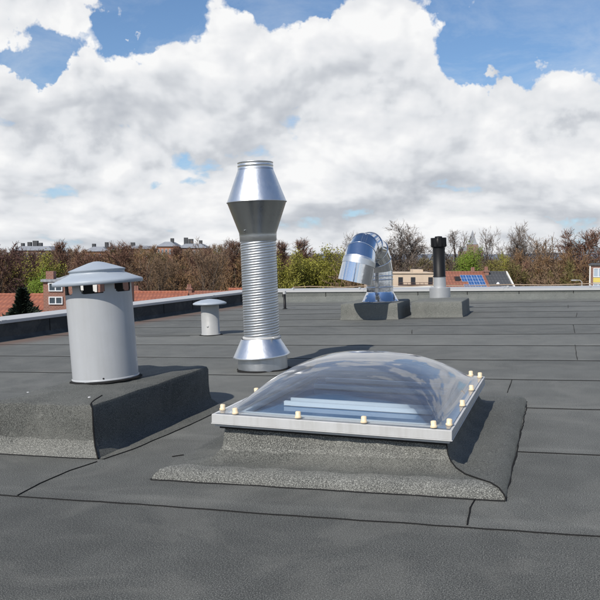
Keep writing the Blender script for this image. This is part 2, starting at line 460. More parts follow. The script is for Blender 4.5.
def plinth(label, x0, x1, y0, y1, h, foot=.05, mats=(FELT2, FELT3), wearfoot=True, name='vent_plinth', corner=True, group=None, seed=1):
    cx, cy = (x0+x1)/2, (y0+y1)/2
    t = thing(name, on_roof(cx, cy), label, 'plinth', group)
    b = MB()
    prof = [(foot, .0), (foot*.85, .012), (foot*.25, .045), (.004, .09), (0, h*.55), (0, h-.028), (-.008, h-.009), (-.028, h)]
    lp = sweep_rect(b, x0-cx, x1-cx, y0-cy, y1-cy, prof, seed=seed, wob=.004 if foot > .03 else .002, mats=[1 if wearfoot else 0]*3+[0]*4, front_only=True)
    top = lp[-1]
    b.add([(0, 0, h)] + top, [(0, 1+k, 1+(k+1) % len(top)) for k in range(len(top))], 0)
    o = b.build('felt_cover', [mats[0], mats[1]], t); weld(o, 35)
    b = MB()
    if corner:
        for sx in (1,):                               # tar line up the near right corner and over the top
            X = x1-cx; Y = y0-cy; pts = [(X+foot+.004, Y-foot-.002, .006), (X+.012, Y-.01, .06), (X+.005, Y-.006, h*.5), (X+.004, Y-.004, h-.02), (X-.012, Y+.006, h-.001), (X-.03, Y+.04, h+.001), (X-.06, Y+.12, h+.002), (X-.10, Y+.26, h+.002)]
            b.tube(pts, [.005,.004,.005,.004,.005,.004,.004,.004], 6)
        # tar along the foot of the front and of the side
        ft = [(x0-cx-foot, y0-cy-foot), (0, y0-cy-foot-.006), (X+foot*.9, y0-cy-foot)]
        bead(b, ft, w=.008, h=.004, seed=5, mi=0, step=.04)
    if b.v: b.build('corner_seam', TAR, t)
    return t

big = plinth('low wide felt covered block with rounded edges under the big grey vent pipe', -3.06, -2.39, 3.74, 5.24, .285, foot=.05, seed=2)
# side flange of felt on the roof next to that block
b = MB(); pts2 = [(.335, -.79, .003), (.42, -.795, .003), (.47, -.55, .003), (.50, .2, .003), (.50, .80, .003), (.335, .80, .003)]
b.add(pts2, [tuple(range(6))]); bead(b, [(.42,-.80),(.47,-.55),(.505,.2),(.505,.8)], w=.007, h=.004, mi=1, seed=12)
b.build('side_flange', [FELT2, TAR], big)

# ------------------------------------------------------------------ big grey vent pipe on its block
PX, PY, PZ = -2.82, 4.58, .287
t = thing('vent_pipe', on_roof(PX, PY, PZ), 'wide blue grey plastic vent pipe with two tier cap and slots, on the felt block', 'vent pipe')
t.matrix_world = t.matrix_world @ Matrix.Rotation(R_(-2.3), 4, 'Y')
b = MB(); rp = .212; H = .63; n = 144; rows = 26
zs = [0, .004, .2, .4, .52] + [.545 + (H-.545)*k/18 for k in range(19)]
def slot(a, z):
    # six rounded slots under the rim
    f = ((a - SL0) / (2*PI/6)) % 1.0; f = abs(f-.5)*2      # 0 at slot centre
    hw = .70; zc = (.570+H)/2; hz = (H-.570)/2
    u = f*(2*PI/6)/2*rp; uw = hw*(2*PI/6)/2*rp; rr = .022
    dx = max(0, abs(u)-(uw-rr)); dz = max(0, (zc - z) - (hz-rr))
    return abs(u) <= uw and z > .570 and dx*dx+dz*dz <= rr*rr
SL0 = R_(-90+18-30+4)
for (r, flip, mi) in ((rp, False, 0), (rp-.009, True, 1)):
    vs = [(r*math.cos(2*PI*k/n), r*math.sin(2*PI*k/n), z) for z in zs for k in range(n)]; fs = []
    for i in range(len(zs)-1):
        for k in range(n):
            a = 2*PI*(k+.5)/n; z = (zs[i]+zs[i+1])/2
            if slot(a, z): continue
            k2 = (k+1) % n; f = (i*n+k, i*n+k2, (i+1)*n+k2, (i+1)*n+k); fs.append(f[::-1] if flip else f)
    b.add(vs, fs, mi, True)
b.lathe([(rp+.002, .003), (rp+.005, .003), (rp+.005, .02), (rp+.002, .022)], 72)
b.build('pipe', [PVC, mat('pipe_inner_wall', (.10,.105,.11), .7)], t)
b = MB()
b.lathe([(rp+.018, .0), (rp+.014, .009), (rp+.002, .012)], 72, wob=lambda r, z, a: (r + .006*math.sin(a*5)+.004*math.sin(a*13+1) if r > rp+.005 else r, z)); b.build('sealant', TAR, t)
b = MB(); b.add([(.0,0,0)]*0, [])
a0 = R_(-90+18+10); b.lathe([(.006,0),(.005,.003),(0,.004)], 10, M=T((math.cos(a0)*rp, math.sin(a0)*rp, .028)) @ Matrix.Rotation(a0, 4, 'Z') @ Matrix.Rotation(PI/2, 4, 'Y')); b.build('screw', BLACKP, t)
b = MB()
b.lathe([(0, H+.004), (.20, H+.002), (.285, H-.006), (.289, H-.004), (.291, H+.014), (.286, H+.021), (.24, H+.038), (.185, H+.062), None, (.176, H+.066), (.176, H+.079), (.183, H+.083), (.183, H+.089), None, (.12, H+.112), (.05, H+.136), (.018, H+.143), (0, H+.144)], 72)
b.build('cap', PVCCAP, t)
# two drops of pale sealant on the block
for x, y in ((.19, -.55), (-.30, -.45)):
    b = MB(); b.lathe([(.010,0),(.006,.005),(0,.006)], 8, M=T((x, y, .285))); b.build('sealant_drop', CAPW, big)

# ------------------------------------------------------------------ small mushroom vent
p = R(211, 335)
t = thing('vent_pipe', on_roof(p.x, p.y), 'small weathered grey vent pipe with flat mushroom cap, behind left, near the dark parapet', 'vent pipe')
b = MB(); b.lathe([(.135,.002),(.133,.02),(.126,.022),(.124,.43)], 40); b.lathe([(.116,.43),(.116,.1)], 40); b.build('pipe', PVC2, t)
b = MB(); b.lathe([(0,.425),(.12,.43),(.225,.425),(.232,.43),(.232,.445),(.20,.462),(.12,.487),(.03,.50),(0,.501)], 48); b.build('cap', PVCCAP, t)
b = MB(); b.lathe([(.155,.0),(.148,.008),(.13,.012)], 40, wob=lambda r, z, a: (r+.01*math.sin(a*4)*(r > .14), z)); b.build('sealant', TAR, t)
a0 = R_(-85); b = MB(); b.lathe([(.016,0),(.014,.004),(0,.005)], 12, M=T((math.cos(a0)*.126, math.sin(a0)*.126, .13)) @ Matrix.Rotation(a0, 4, 'Z') @ Matrix.Rotation(PI/2, 4, 'Y')); b.build('sticker', CAPW, t)

# ------------------------------------------------------------------ spiral duct with double cone hood
p = R(263, 369)
t = thing('spiral_duct', on_roof(p.x, p.y, 0) @ Matrix.Diagonal((.99,.99,.945,1)), 'tall galvanised spiral duct with double cone hood rising from the roof behind the skylight', 'exhaust duct')
SX, SY = p.x, p.y
b = MB()
b.lathe([(.236,.0),(.234,.06),(.232,.16),None,(.232,.16),(.18,.19)], 72, wob=lambda r, z, a: (r+.0015*math.sin(a*9), z)); b.build('base_collar', GALV, t)
b = MB(); b.lathe([(.270,.135),(.273,.140),(.262,.155),(.185,.305),(.176,.318)], 72)
b.lathe([(.262,.150),(.185,.295)], 72)
o = b.build('rain_skirt', GALVB, t); o.rotation_euler = (R_(2.0), R_(-2.5), 0)
b = MB(); b.lathe([(.1695,.30),(.181,.305),(.183,.315),(.180,.328),(.1695,.332)], 60)
b.tube([(.17*math.cos(R_(-35)), .17*math.sin(R_(-35)), .322), (.215*math.cos(R_(-35)), .215*math.sin(R_(-35)), .322)], .009, 8)
b.build('clamp_band', CAPW, t)
b = MB(); r0 = .168; n = 96; pitch = .050; z0, z1 = .30, 1.34; dz = pitch/10; rows = int((z1-z0)/dz); vs = []; fs = []
for i in range(rows+1):
    z = z0+dz*i
    for k in range(n+1):
        a = 2*PI*k/n; ph = ((z/pitch) - 2*(a/(2*PI))) % 1.0
        h = .0024*math.exp(-((ph-.5)/.07)**2) + .0012*math.cos(2*PI*ph*2)
        vs.append(((r0+h)*math.cos(a), (r0+h)*math.sin(a), z))
for i in range(rows):
    for k in range(n): fs.append((i*(n+1)+k, i*(n+1)+k+1, (i+1)*(n+1)+k+1, (i+1)*(n+1)+k))
b.add(vs, fs, 0, True); b.build('spiral_tube', GALV, t)
b = MB(); b.lathe([(.171,1.27),(.1745,1.272),(.1745,1.345)], 72); b.build('foil_tape', GALVB, t)
b = MB(); b.lathe([(.176,1.325),(.176,1.352),(.277,1.648)], 72); b.lathe([(.17,1.352),(.27,1.648)], 72)
a0 = R_(-90+18-38); b.tube([(.185*math.cos(a0), .185*math.sin(a0), 1.375), (.20*math.cos(a0), .20*math.sin(a0), 1.372)], .007, 8); b.build('lower_cone', metal('dull_galvanised_steel', (.46,.48,.48), .26, .22, .1), t)
b = MB(); b.lathe([(.277,1.650),(.283,1.648),(.284,1.656),(.278,1.660),None,(.168,1.965),None,(.168,1.965),(.166,2.00),(.169,2.004),(.169,2.010),(.166,2.014),(.166,2.035),(.170,2.038),(.166,2.041)], 72); b.lathe([(.16,2.041),(.16,1.96)], 72)
b.build('upper_cone', GALVB, t)
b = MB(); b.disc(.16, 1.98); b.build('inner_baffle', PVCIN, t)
b = MB(); b.lathe([(.262,.0),(.255,.010),(.236,.013)], 72, wob=lambda r, z, a: (r + (.018*math.sin(a*3+1)+.008*math.sin(a*8))*(r > .24), z)); b.build('sealant', TAR, t)

# ------------------------------------------------------------------ bent stainless hood on its plinth
q0 = R(341, 320)
BX0, BY0 = -3.33, 12.39
bp = plinth('pale felt plinth under the bent steel hood, half in its shadow', BX0, BX0+.92, BY0, BY0+1.10, .26, foot=.015, mats=(FELT4, FELT4), seed=4, corner=False)
b = MB(); b.box((.33, -.601, .0), (.352, -.578, .25)) if False else None
cxh, cyh = BX0+.56, BY0+.40
t = thing('exhaust_hood', on_roof(cxh, cyh, .262), 'shiny stainless steel swan neck hood bent over to the left on a felt plinth', 'exhaust hood')
# bend direction in roof coordinates (towards viewer and left)
wd = Vector((-1, 0, 0)); ld = (RI.to_3x3() @ wd); ang = math.atan2(ld.y, ld.x)
t.matrix_world = on_roof(cxh, cyh, .262, ang)
b = MB(); b.lathe([(.30,.0),(.30,.012),None,(.29,.014),(.222,.150),(.219,.165)], 48); b.build('base_flare', STAIN, t)
rd = .215; n = 56
b = MB(); b.lathe([(rd,.15),(rd,.50)], 56)
for zz in (.24, .36, .42): b.lathe([(rd,zz-.010),(rd+.010,zz-.005),(rd+.010,zz+.005),(rd,zz+.010)], 56)
b.build('vertical_duct', STAIN, t)
CP = [Vector(c) for c in ((0,0,.50),(.03,.05,.67),(.09,.17,.82),(.185,.34,.89),(.275,.51,.875),(.34,.66,.79),(.38,.75,.66))]
OUT = Vector((.455,.752,.36))
def ringpts(ctr, tang, r):
    up = Vector((0, 1, 0)); up = (up - tang*up.dot(tang)); 
    if up.length < .35: up = Vector((1, 0, 0)); up = up - tang*up.dot(tang)
    up = Vector((1, 0, 0)); up = (up - tang*up.dot(tang)).normalized(); w = tang.cross(up)
    return [ctr + up*(r*math.cos(2*PI*k/n)) + w*(r*math.sin(2*PI*k/n)) for k in range(n)]
tg = []
for i in range(len(CP)):
    a_ = CP[i-1] if i else CP[0]-Vector((0,0,.15)); c_ = CP[i+1] if i+1 < len(CP) else OUT
    tg.append(((CP[i]-a_).normalized() + (c_-CP[i]).normalized()).normalized())
QF = [(k, (k+1) % n, n+(k+1) % n, n+k) for k in range(n)]
b = MB()
for i in range(len(CP)-1):
    r0_, r1_ = rd+.005*i, rd+.005*(i+1)
    b.add(ringpts(CP[i], tg[i], r0_) + ringpts(CP[i+1], tg[i+1], r1_), QF, 0, True)
    if i > 0:
        v = ringpts(CP[i]-tg[i]*.008, tg[i], r0_+.002) + ringpts(CP[i], tg[i], r0_+.011) + ringpts(CP[i]+tg[i]*.008, tg[i], r0_+.002)
        b.add(v, [(j*n+k, j*n+(k+1) % n, (j+1)*n+(k+1) % n, (j+1)*n+k) for j in (0, 1) for k in range(n)], 0, True)
b.build('elbow', STAIN, t)
do = (OUT-CP[-1]).normalized(); c0 = CP[-1]
b = MB()
tl = tg[-1]; b.add(ringpts(c0-tl*.04, tl, rd+.034) + ringpts(c0-tl*.005, tl, rd+.040), QF, 1, True); b.add(ringpts(c0-tl*.005, tl, rd+.040) + ringpts(c0+do*.05, (tl+do).normalized(), rd+.042), QF, 1, True)
b.add(ringpts(c0, tl, rd+.034) + ringpts(OUT, do, rd+.048), QF, 0, True)
b.add(ringpts(c0, tl, rd+.020) + ringpts(OUT, do, rd+.042), [f[::-1] for f in QF], 0, True)
b.add(ringpts(OUT, do, rd+.048) + ringpts(OUT, do, rd+.042), QF, 0, False)
b.build('outlet', [STAIN, GALVB], t)

# ------------------------------------------------------------------ black flue on its plinth
q0 = R(411, 318); KX0, KY0 = -2.25, 12.72
kp = plinth('pale felt plinth under the slim black flue, right of the steel hood', KX0, KX0+.80, KY0, KY0+1.05, .25, foot=.015, mats=(FELT4, FELT4), seed=6, corner=False)
kc = R(440, 297.5, .25)
t = thing('flue_pipe', on_roof(kc.x, kc.y, .252), 'slim black flue with notched cap on a silver socket, standing on the right plinth', 'flue')
b = MB(); b.lathe([(.178,.0),(.178,.165),None,(.178,.165),(.17,.172),(.11,.176)], 48); b.build('collar', MATTE_AL, t)
b = MB(); b.lathe([(.108,.17),(.104,.36)], 40); b.build('socket', MATTE_AL, t)
b = MB(); b.lathe([(.112,.355),(.112,.37),(.103,.375),(.103,.86)], 40); b.lathe([(.103,.86),(.120,.865),None,(.124,.87),(.124,1.015),(.116,1.02)], 40)
b.disc(.116, 1.015, 40); b.build('pipe', BLACKP, t)
b = MB()
for k in range(10):
    a = 2*PI*k/10; b.box((.10,-.026,.875), (.131,.026,1.026), 0, M=Matrix.Rotation(a, 4, 'Z'))
b.lathe([(0,1.055),(.06,1.05),(.07,1.015)], 24); b.build('cap', BLACKP, t)

# ------------------------------------------------------------------ skylight
A = R(212, 413, .290); B_ = R(452, 430, .248); C_ = R(485, 376, .248)
ey = (C_-B_).normalized(); ex = ((B_-A) - ey*(B_-A).dot(ey)).normalized(); ez = ex.cross(ey)
WX = (B_-A).length; WY = (C_-B_).length
ctr = B_ - ex*WX/2 + ey*WY/2
print('SKYLIGHT', A, B_, C_, WX, WY)
fz = ctr.z
t = thing('roof_skylight', on_roof(ctr.x, ctr.y, 0), 'rectangular skylight with clear acrylic dome, white frame and cream screw caps', 'skylight')
FM = T((0, 0, 0)) @ (T(Vector((0, 0, fz))) @ Matrix((( ex.x, ey.x, ez.x, 0), (ex.y, ey.y, ez.y, 0), (ex.z, ey.z, ez.z, 0), (0, 0, 0, 1))))
hx, hy = WX/2, WY/2
# upstand with flared felt foot
b = MB()
ux, uy = hx-.045, hy-.05; EF = .25
zt_ = fz-.055; prof = [(EF, .0), (EF-.006, .022), (EF-.028, .046), (EF-.06, .056), (EF-.10, .056), (.085, .058), (.045, .074), (.020, .100), (.010, .125), (0, zt_)]; KS = (1.14, 1.12, 1.0, 2.1)
cy0, cy1 = -uy, uy
lp = sweep_rect(b, -ux, ux, cy0, cy1, prof, seg=30, wob=.003, mats=[1,1,1,1,0,0,0,1,1], ks=KS, front_only=True)
o = b.build('felt_upstand', [FELT2, FELT3], t); weld(o, 50)
b = MB()
e = EF
for (px_, py_) in ((1, -1),):
    pts = [(ux+.004+KS[1]*o_, cy0-.004-KS[2]*o_, z_+.004) for o_, z_ in prof[::-1]]
    b.tube(pts, .0032, 6)
xl_, xr_, yf_, yb_ = -ux-EF*KS[0], ux+EF*KS[1], cy0-EF*KS[2], cy1+EF*KS[3]
bead(b, [(xl_, yf_-.003), (xr_, yf_-.003)], w=.008, h=.004, mi=0, seed=21, step=.04)
bead(b, [(xr_+.003, yf_), (xr_+.003, yb_)], w=.008, h=.003, mi=0, seed=22, step=.04)
bead(b, [(xl_-.003, yf_), (xl_-.003, yb_)], w=.008, h=.003, mi=0, seed=23, step=.04)
bead(b, [(xl_, yb_), (xr_, yb_)], w=.008, h=.003, mi=0, seed=24, step=.04)
b.build('corner_seam', TAR, t)
# shaft inside
b = MB(); ix, iy = ux-.05, uy-.05
za_, zb_s = zt_-.006, zt_-.001
b.box((-ux+.002, -uy+.002, za_), (ux-.002, -iy, zb_s)); b.box((-ux+.002, iy, za_), (ux-.002, uy-.002, zb_s)); b.box((-ux+.002, -iy, za_), (-ix, iy, zb_s)); b.box((ix, -iy, za_), (ux-.002, iy, zb_s))
v = [(-ix,-iy,za_),(ix,-iy,za_),(ix,iy,za_),(-ix,iy,za_),(-ix,-iy,-.5),(ix,-iy,-.5),(ix,iy,-.5),(-ix,iy,-.5)]
b.add(v, [(0,1,5,4),(1,2,6,5),(2,3,7,6),(3,0,4,7),(4,5,6,7)]); b.build('shaft_lining', painted('shaft_paint', (.32,.36,.40), .6, .2), t)
# frame: outer white profile, lower lip
b = MB()
def fr(b, ox, oy, ix_, iy_, z0, z1, mi=0):
    b.box((-ox,-oy,z0), (ox,-iy_,z1), mi, FM); b.box((-ox,iy_,z0), (ox,oy,z1), mi, FM)
    b.box((-ox,-iy_,z0), (-ix_,iy_,z1), mi, FM); b.box((ix_,-iy_,z0), (ox,iy_,z1), mi, FM)
fr(b, hx, hy, hx-.085, hy-.085, -.048, -.004)
fr(b, hx+.003, hy+.003, hx-.02, hy-.02, -.052, -.0482)
fr(b, hx-.012, hy-.012, hx-.085, hy-.085, -.066, -.0525)
o = b.build('frame', WHITEF, t, bevel=.003)
b = MB(); fr(b, hx-.03, hy-.03, hx-.09, hy-.09, -.078, -.0665); b.build('gasket', BLACKP, t)
# inner pane and bars
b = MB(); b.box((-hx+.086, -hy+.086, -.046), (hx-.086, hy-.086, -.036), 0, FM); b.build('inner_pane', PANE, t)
for yy, w_, zz in ((-.30, .026, -.012), (-.20, .014, -.014), (.18, .03, -.01), (.40, .03, -.01)):
    b = MB(); b.box((-hx+.22, yy*WY/1.4, zz-.02), (hx-.16, yy*WY/1.4+w_, zz+.002), 0, FM); b.build('glazing_bar', WHITEB, t)
b = MB(); b.box((-hx+.10, -hy+.10, -.034), (hx-.10, -hy+.125, -.006), 0, FM); b.box((-hx+.10, hy-.125, -.034), (hx-.10, hy-.10, -.006), 0, FM)
b.box((-hx+.10, -hy+.126, -.034), (-hx+.12, hy-.126, -.010), 0, FM); b.box((hx-.12, -hy+.126, -.034), (hx-.10, hy-.126, -.010), 0, FM); b.build('inner_rim', WHITEB, t)
# domes
def dome(rise, inset, zb0, brim):
    b = MB(); N = 56; vs = []; fs = []
    X, Y = hx-inset, hy-inset
    for j in range(N+1):
        for i in range(N+1):
            u = -1+2*i/N; v = -1+2*j/N
            u = math.copysign(abs(u)**.85, u); v = math.copysign(abs(v)**.85, v)
            au = min(1, abs(u)/(1-brim/X)); av = min(1, abs(v)/(1-brim/Y))
            f = (max(0, 1-au**2.5)*max(0, 1-av**2.5))
            z = rise*(f**.60)
            # softened foot
            z = math.sqrt(z*z+.012**2)-.012 if z < .9 else z
            vs.append((u*X, v*Y, zb0+z))
    for j in range(N):
        for i in range(N): fs.append((j*(N+1)+i, j*(N+1)+i+1, (j+1)*(N+1)+i+1, (j+1)*(N+1)+i))
    b.add(vs, fs, 0, True, FM); return b
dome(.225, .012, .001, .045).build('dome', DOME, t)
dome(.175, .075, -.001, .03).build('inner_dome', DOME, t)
# screw caps
def knob_at(x, y):
    b = MB(); b.lathe([(.019,0),(.019,.008),None,(.0145,.009),(.0155,.034),(.012,.038),(0,.039)], 16, M=FM @ T((x+random.uniform(-.004,.004), y+random.uniform(-.003,.003), .002)) @ Matrix.Rotation(random.uniform(-.09,.09), 4, 'X') @ Matrix.Rotation(random.uniform(-.09,.09), 4, 'Y') @ Matrix.Diagonal((1, 1, random.uniform(.88,1.08), 1)) @ Matrix.Diagonal((.86,.86,.78,1)))
    b.build('screw_cap', KNOB, t)
kx = [-hx+.115, -hx+.115+(WX-.2)/3, -hx+.115+(WX-.2)*2/3, hx-.085]
ky = [-hy+.06, -hy+.06+(WY-.17)/3, -hy+.06+(WY-.17)*2/3, hy-.11]
for x in kx: knob_at(x, -hy+.022); knob_at(x, hy-.022)
for y in ky: knob_at(hx-.022, y+.03); knob_at(-hx+.022, y+.03)

# ------------------------------------------------------------------ ground, hills
GZ = -9.0
def sheet(name, x0, x1, y0, y1, z, m, nx=2, ny=2, fn=None):
    b = MB(); vs = []; fs = []
    for j in range(ny+1):
        for i in range(nx+1):
            x = x0+(x1-x0)*i/nx; y = y0+(y1-y0)*j/ny; vs.append((x, y, z+(fn(x, y) if fn else 0)))
    for j in range(ny):
        for i in range(nx): fs.append((j*(nx+1)+i, j*(nx+1)+i+1, (j+1)*(nx+1)+i+1, (j+1)*(nx+1)+i))
    b.add(vs, fs, 0, True); o = b.build(name, m); return tag(o, kind='structure')
gm = mat('grass_ground', (.08,.08,.035), .9); g = G(gm)
g.put(g.bsdf.inputs['Base Color'], g.mix(g.noise(g.obj(), .05, 6), (.07,.08,.025), (.14,.10,.06)))
sheet('ground', -3000, 3000, -500, 4500, GZ, gm)
hm = mat('hazed_hill_ground', (.13,.155,.19), .95)  # bluish distance haze mixed into the base colour
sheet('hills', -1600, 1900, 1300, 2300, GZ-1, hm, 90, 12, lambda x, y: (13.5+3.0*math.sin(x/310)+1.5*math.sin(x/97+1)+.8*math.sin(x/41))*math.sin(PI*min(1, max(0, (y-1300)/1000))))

# ------------------------------------------------------------------ houses
def window(parent, cx, cz, w, h, y, frame_m=WHITEB, glass=GLASS, bars=1):
    b = MB(); e = .05
    b.box((cx-w/2,y-.05,cz-h/2),(cx+w/2,y+.02,cz-h/2+e)); b.box((cx-w/2,y-.05,cz+h/2-e),(cx+w/2,y+.02,cz+h/2))
    b.box((cx-w/2,y-.05,cz-h/2+e),(cx-w/2+e,y+.02,cz+h/2-e)); b.box((cx+w/2-e,y-.05,cz-h/2+e),(cx+w/2,y+.02,cz+h/2-e))
    for k in range(bars):
        x = cx-w/2+(k+1)*w/(bars+1); b.box((x-.03,y-.045,cz-h/2+e),(x+.03,y+.015,cz+h/2-e))
    o = b.build('window', frame_m, parent)
    b = MB(); b.box((cx-w/2+e,y-.02,cz-h/2+e),(cx+w/2-e,y+.01,cz+h/2-e)); b.build('pane', glass, o)
    return o
def house(name, label, x0, x1, y0, y1, ze, zr, wall, roofm, rz=0, cat='house', wins=(), chimneys=(), gut=True, ov=.35, group=None):
    """gabled house, ridge parallel to x; front at y0"""
    ze -= .26; zr -= .26; cx, cy = (x0+x1)/2, y0; t = thing(name, T((cx, cy, GZ)) @ Matrix.Rotation(rz, 4, 'Z'), label, cat, group)
    w = (x1-x0)/2; d = y1-y0; E_ = ze-GZ; Rg = zr-GZ
    b = MB(); v = [(-w,0,0),(w,0,0),(w,d,0),(-w,d,0),(-w,0,E_),(w,0,E_),(w,d,E_),(-w,d,E_),(-w,d/2,Rg),(w,d/2,Rg)]
    b.add(v, [(0,1,5,4),(2,3,7,6),(1,2,6,9,5),(3,0,4,8,7)]); b.build('wall', wall, t)
    b = MB(); th = .14; s = (Rg-E_)/(d/2)
    X0, X1 = -w-ov*.6, w+ov*.6; ys, zs_ = -ov, E_-s*ov
    for (ya, za, yb, zb2) in ((ys, zs_, d/2, Rg), (d+ov, zs_, d/2, Rg)):
        v = [(X0,ya,za+.01),(X1,ya,za+.01),(X1,yb,zb2+.01),(X0,yb,zb2+.01),(X0,ya,za+th),(X1,ya,za+th),(X1,yb,zb2+th),(X0,yb,zb2+th)]
        b.add(v, [(0,3,2,1),(4,5,6,7),(0,1,5,4),(1,2,6,5),(3,0,4,7)])
    b.tube([(X0, d/2, Rg+th), (X1, d/2, Rg+th)], .11, 8)
    rf = b.build('roof', roofm, t)
    if gut:
        b = MB(); b.tube([(X0, ys-.06, zs_+.02), (X1, ys-.06, zs_+.02)], .07, 6); b.build('gutter', WHITEB, t)
    for (xc, off, hh, ww) in chimneys:
        b = MB(); zc = Rg - abs(off)*s
        b.box((xc-ww/2, d/2+off-.25, zc-.5), (xc+ww/2, d/2+off+.25, zc+hh)); b.box((xc-ww/2-.05, d/2+off-.3, zc+hh), (xc+ww/2+.05, d/2+off+.3, zc+hh+.1), 0)
        for q in (-.2, .2): b.lathe([(.09, zc+hh+.1), (.08, zc+hh+.4)], 8, M=T((xc+q*ww, d/2+off, 0)))
        b.build('chimney', BRICK, rf)
    for (xc, zc, ww, hh) in wins: window(t, xc, zc-GZ, ww, hh, 0)
    return t, rf
def zat(py, dist): return W(300, py, dist).z
def xat(px_, dist): return (px_-300)/F*dist
# left: long orange roof
house('terraced_house', 'long low house with orange tiled roof at far left beyond the parapet', xat(-70,44), xat(42.5,41.6)-.25, 41, 49, zat(313,41)-.1, zat(293,45), PLASTERW, TILE_O, wins=((-3,-5,1.2,1.4),(1.5,-5,1.2,1.4)), chimneys=((-2.2,.3,.5,.8),))
# brick block seen behind the big vent
def flat_block(name, label, x0, x1, y0, y1, ztop, wall, cat='building', rz=0, group=None):
    t = thing(name, T(((x0+x1)/2, y0, GZ)) @ Matrix.Rotation(rz, 4, 'Z'), label, cat, group); w = (x1-x0)/2; d = y1-y0; H = ztop-GZ
    b = MB(); b.box((-w,0,0),(w,d,H)); b.build('wall', wall, t)
    return t, w, d, H
t, w, d, H = flat_block('brick_building', 'red brick building with white windows showing behind the big grey vent', xat(43,41.5), xat(100,41.5), 41.5, 50, zat(282,41.5), BRICK)
b = MB(); b.box((-w-.1,-.1,H+.002),(w+.1,d+.1,H+.14)); rf = b.build('roof', GREYROOF, t)
b = MB(); b.box((-w+.05,.3,H+.14),(-w+.45,.8,H+.55)); b.build('chimney', BRICK, rf)
b = MB(); b.add([(-w+.55,.2,H+.14),(w-.3,.2,H+.14),(w-.3,3.4,H+.14),(-w+.55,3.4,H+.14),(-w+1.1,1.0,H+.38),(w-.9,1.0,H+.38),(w-.9,2.6,H+.38),(-w+1.1,2.6,H+.38)], [(0,1,5,4),(1,2,6,5),(2,3,7,6),(3,0,4,7),(4,5,6,7)]); b.build('roof_light', GREYROOF, t)
mp = .0587
for k, pxc in enumerate((55.5, 84)):
    for (pyc, hh) in ((287.0, .45), (300.5, .40)):
        xx = xat(pxc, 41.5)-(xat(43,41.5)+xat(100,41.5))/2; window(t, xx, zat(pyc,41.5)-GZ, .72 if k == 0 else .9, hh, -.01)
    b = MB(); b.box((xx-.4,-.03,zat(284.4,41.5)-GZ),(xx+.4,.02,zat(282.4,41.5)-GZ-.02)); b.build('white_panel', WHITEB, t)
b = MB(); xw = xat(89,41.5)-(xat(43,41.5)+xat(100,41.5))/2; b.box((xw-.5,-.06,zat(292,41.5)-GZ),(xw+.42,-.052,zat(284,41.5)-GZ)); b.build('white_render_patch', PLASTERW, t)
# orange roofs between the vents
house('terraced_house', 'house with bright orange roof and small chimney right of the big vent', xat(134,55), xat(188,55), 52, 58, zat(303,52), zat(290.5,55), PLASTERW, TILE_O, chimneys=((-1.5,.3,.25,.35),), rz=R_(4))
house('terraced_house', 'low house with dull red brown roof behind the small mushroom vent', xat(191,62), xat(232,62), 59, 65, zat(300,59), zat(290.5,62), PINK, TILE_R, rz=R_(3), chimneys=((-1.55,.0,.35,.4),))
house('terraced_house', 'narrow house with orange roof just left of the spiral duct', xat(233,66), xat(262,66), 63, 69, zat(296,63), zat(287.5,66), PLASTERW, TILE_O, rz=R_(3))
# cream building behind the black flue
D = 58
t, w, d, H = flat_block('rendered_building', 'cream rendered building with dark openings behind the bent hood and flue', xat(372,D), xat(441,D), D, D+7, zat(273.5,D), PLASTER)
xm = (xat(372,D)+xat(441,D))/2
b = MB(); b.box((xat(414,D)-xm,.5,H+.0),(xat(424,D)-xm,2,H+.28)); b.box((-w-.08,-.08,H+.002),(w+.08,.3,H+.07)); b.build('parapet_top', PLASTER, t)
for pxc in (380, 390, 400.5, 413, 430.5):
    xx = xat(pxc, D)-xm; b = MB(); b.box((xx-.16,-.03,zat(284.5,D)-GZ),(xx+.16,.02,zat(277.2,D)-GZ)); b.build('window', GLASSB, t)
b = MB(); b.box((xat(398,D)-xm,-.55,zat(285,D)-GZ),(xat(432,D)-xm,-.02,zat(284.4,D)-GZ)); 
for k in range(9): b.box((xat(398,D)-xm+k*.3,-.55,zat(284.4,D)-GZ),(xat(398,D)-xm+k*.3+.03,-.52,zat(282.6,D)-GZ))
b.box((xat(398,D)-xm,-.56,zat(282.6,D)-GZ),(xat(432,D)-xm,-.5,zat(282.2,D)-GZ)); b.build('balcony', mat('balcony_brown', (.08,.045,.035), .7), t)
b = MB(); b.box((-w,-1.2,zat(292,D)-GZ),(w,-.6,zat(285.5,D)-GZ)); b.build('lower_terrace', PLASTERW, t)
t2 = bpy.data.objects.new('garden_pot', None)
bpy.data.objects.remove(t2)
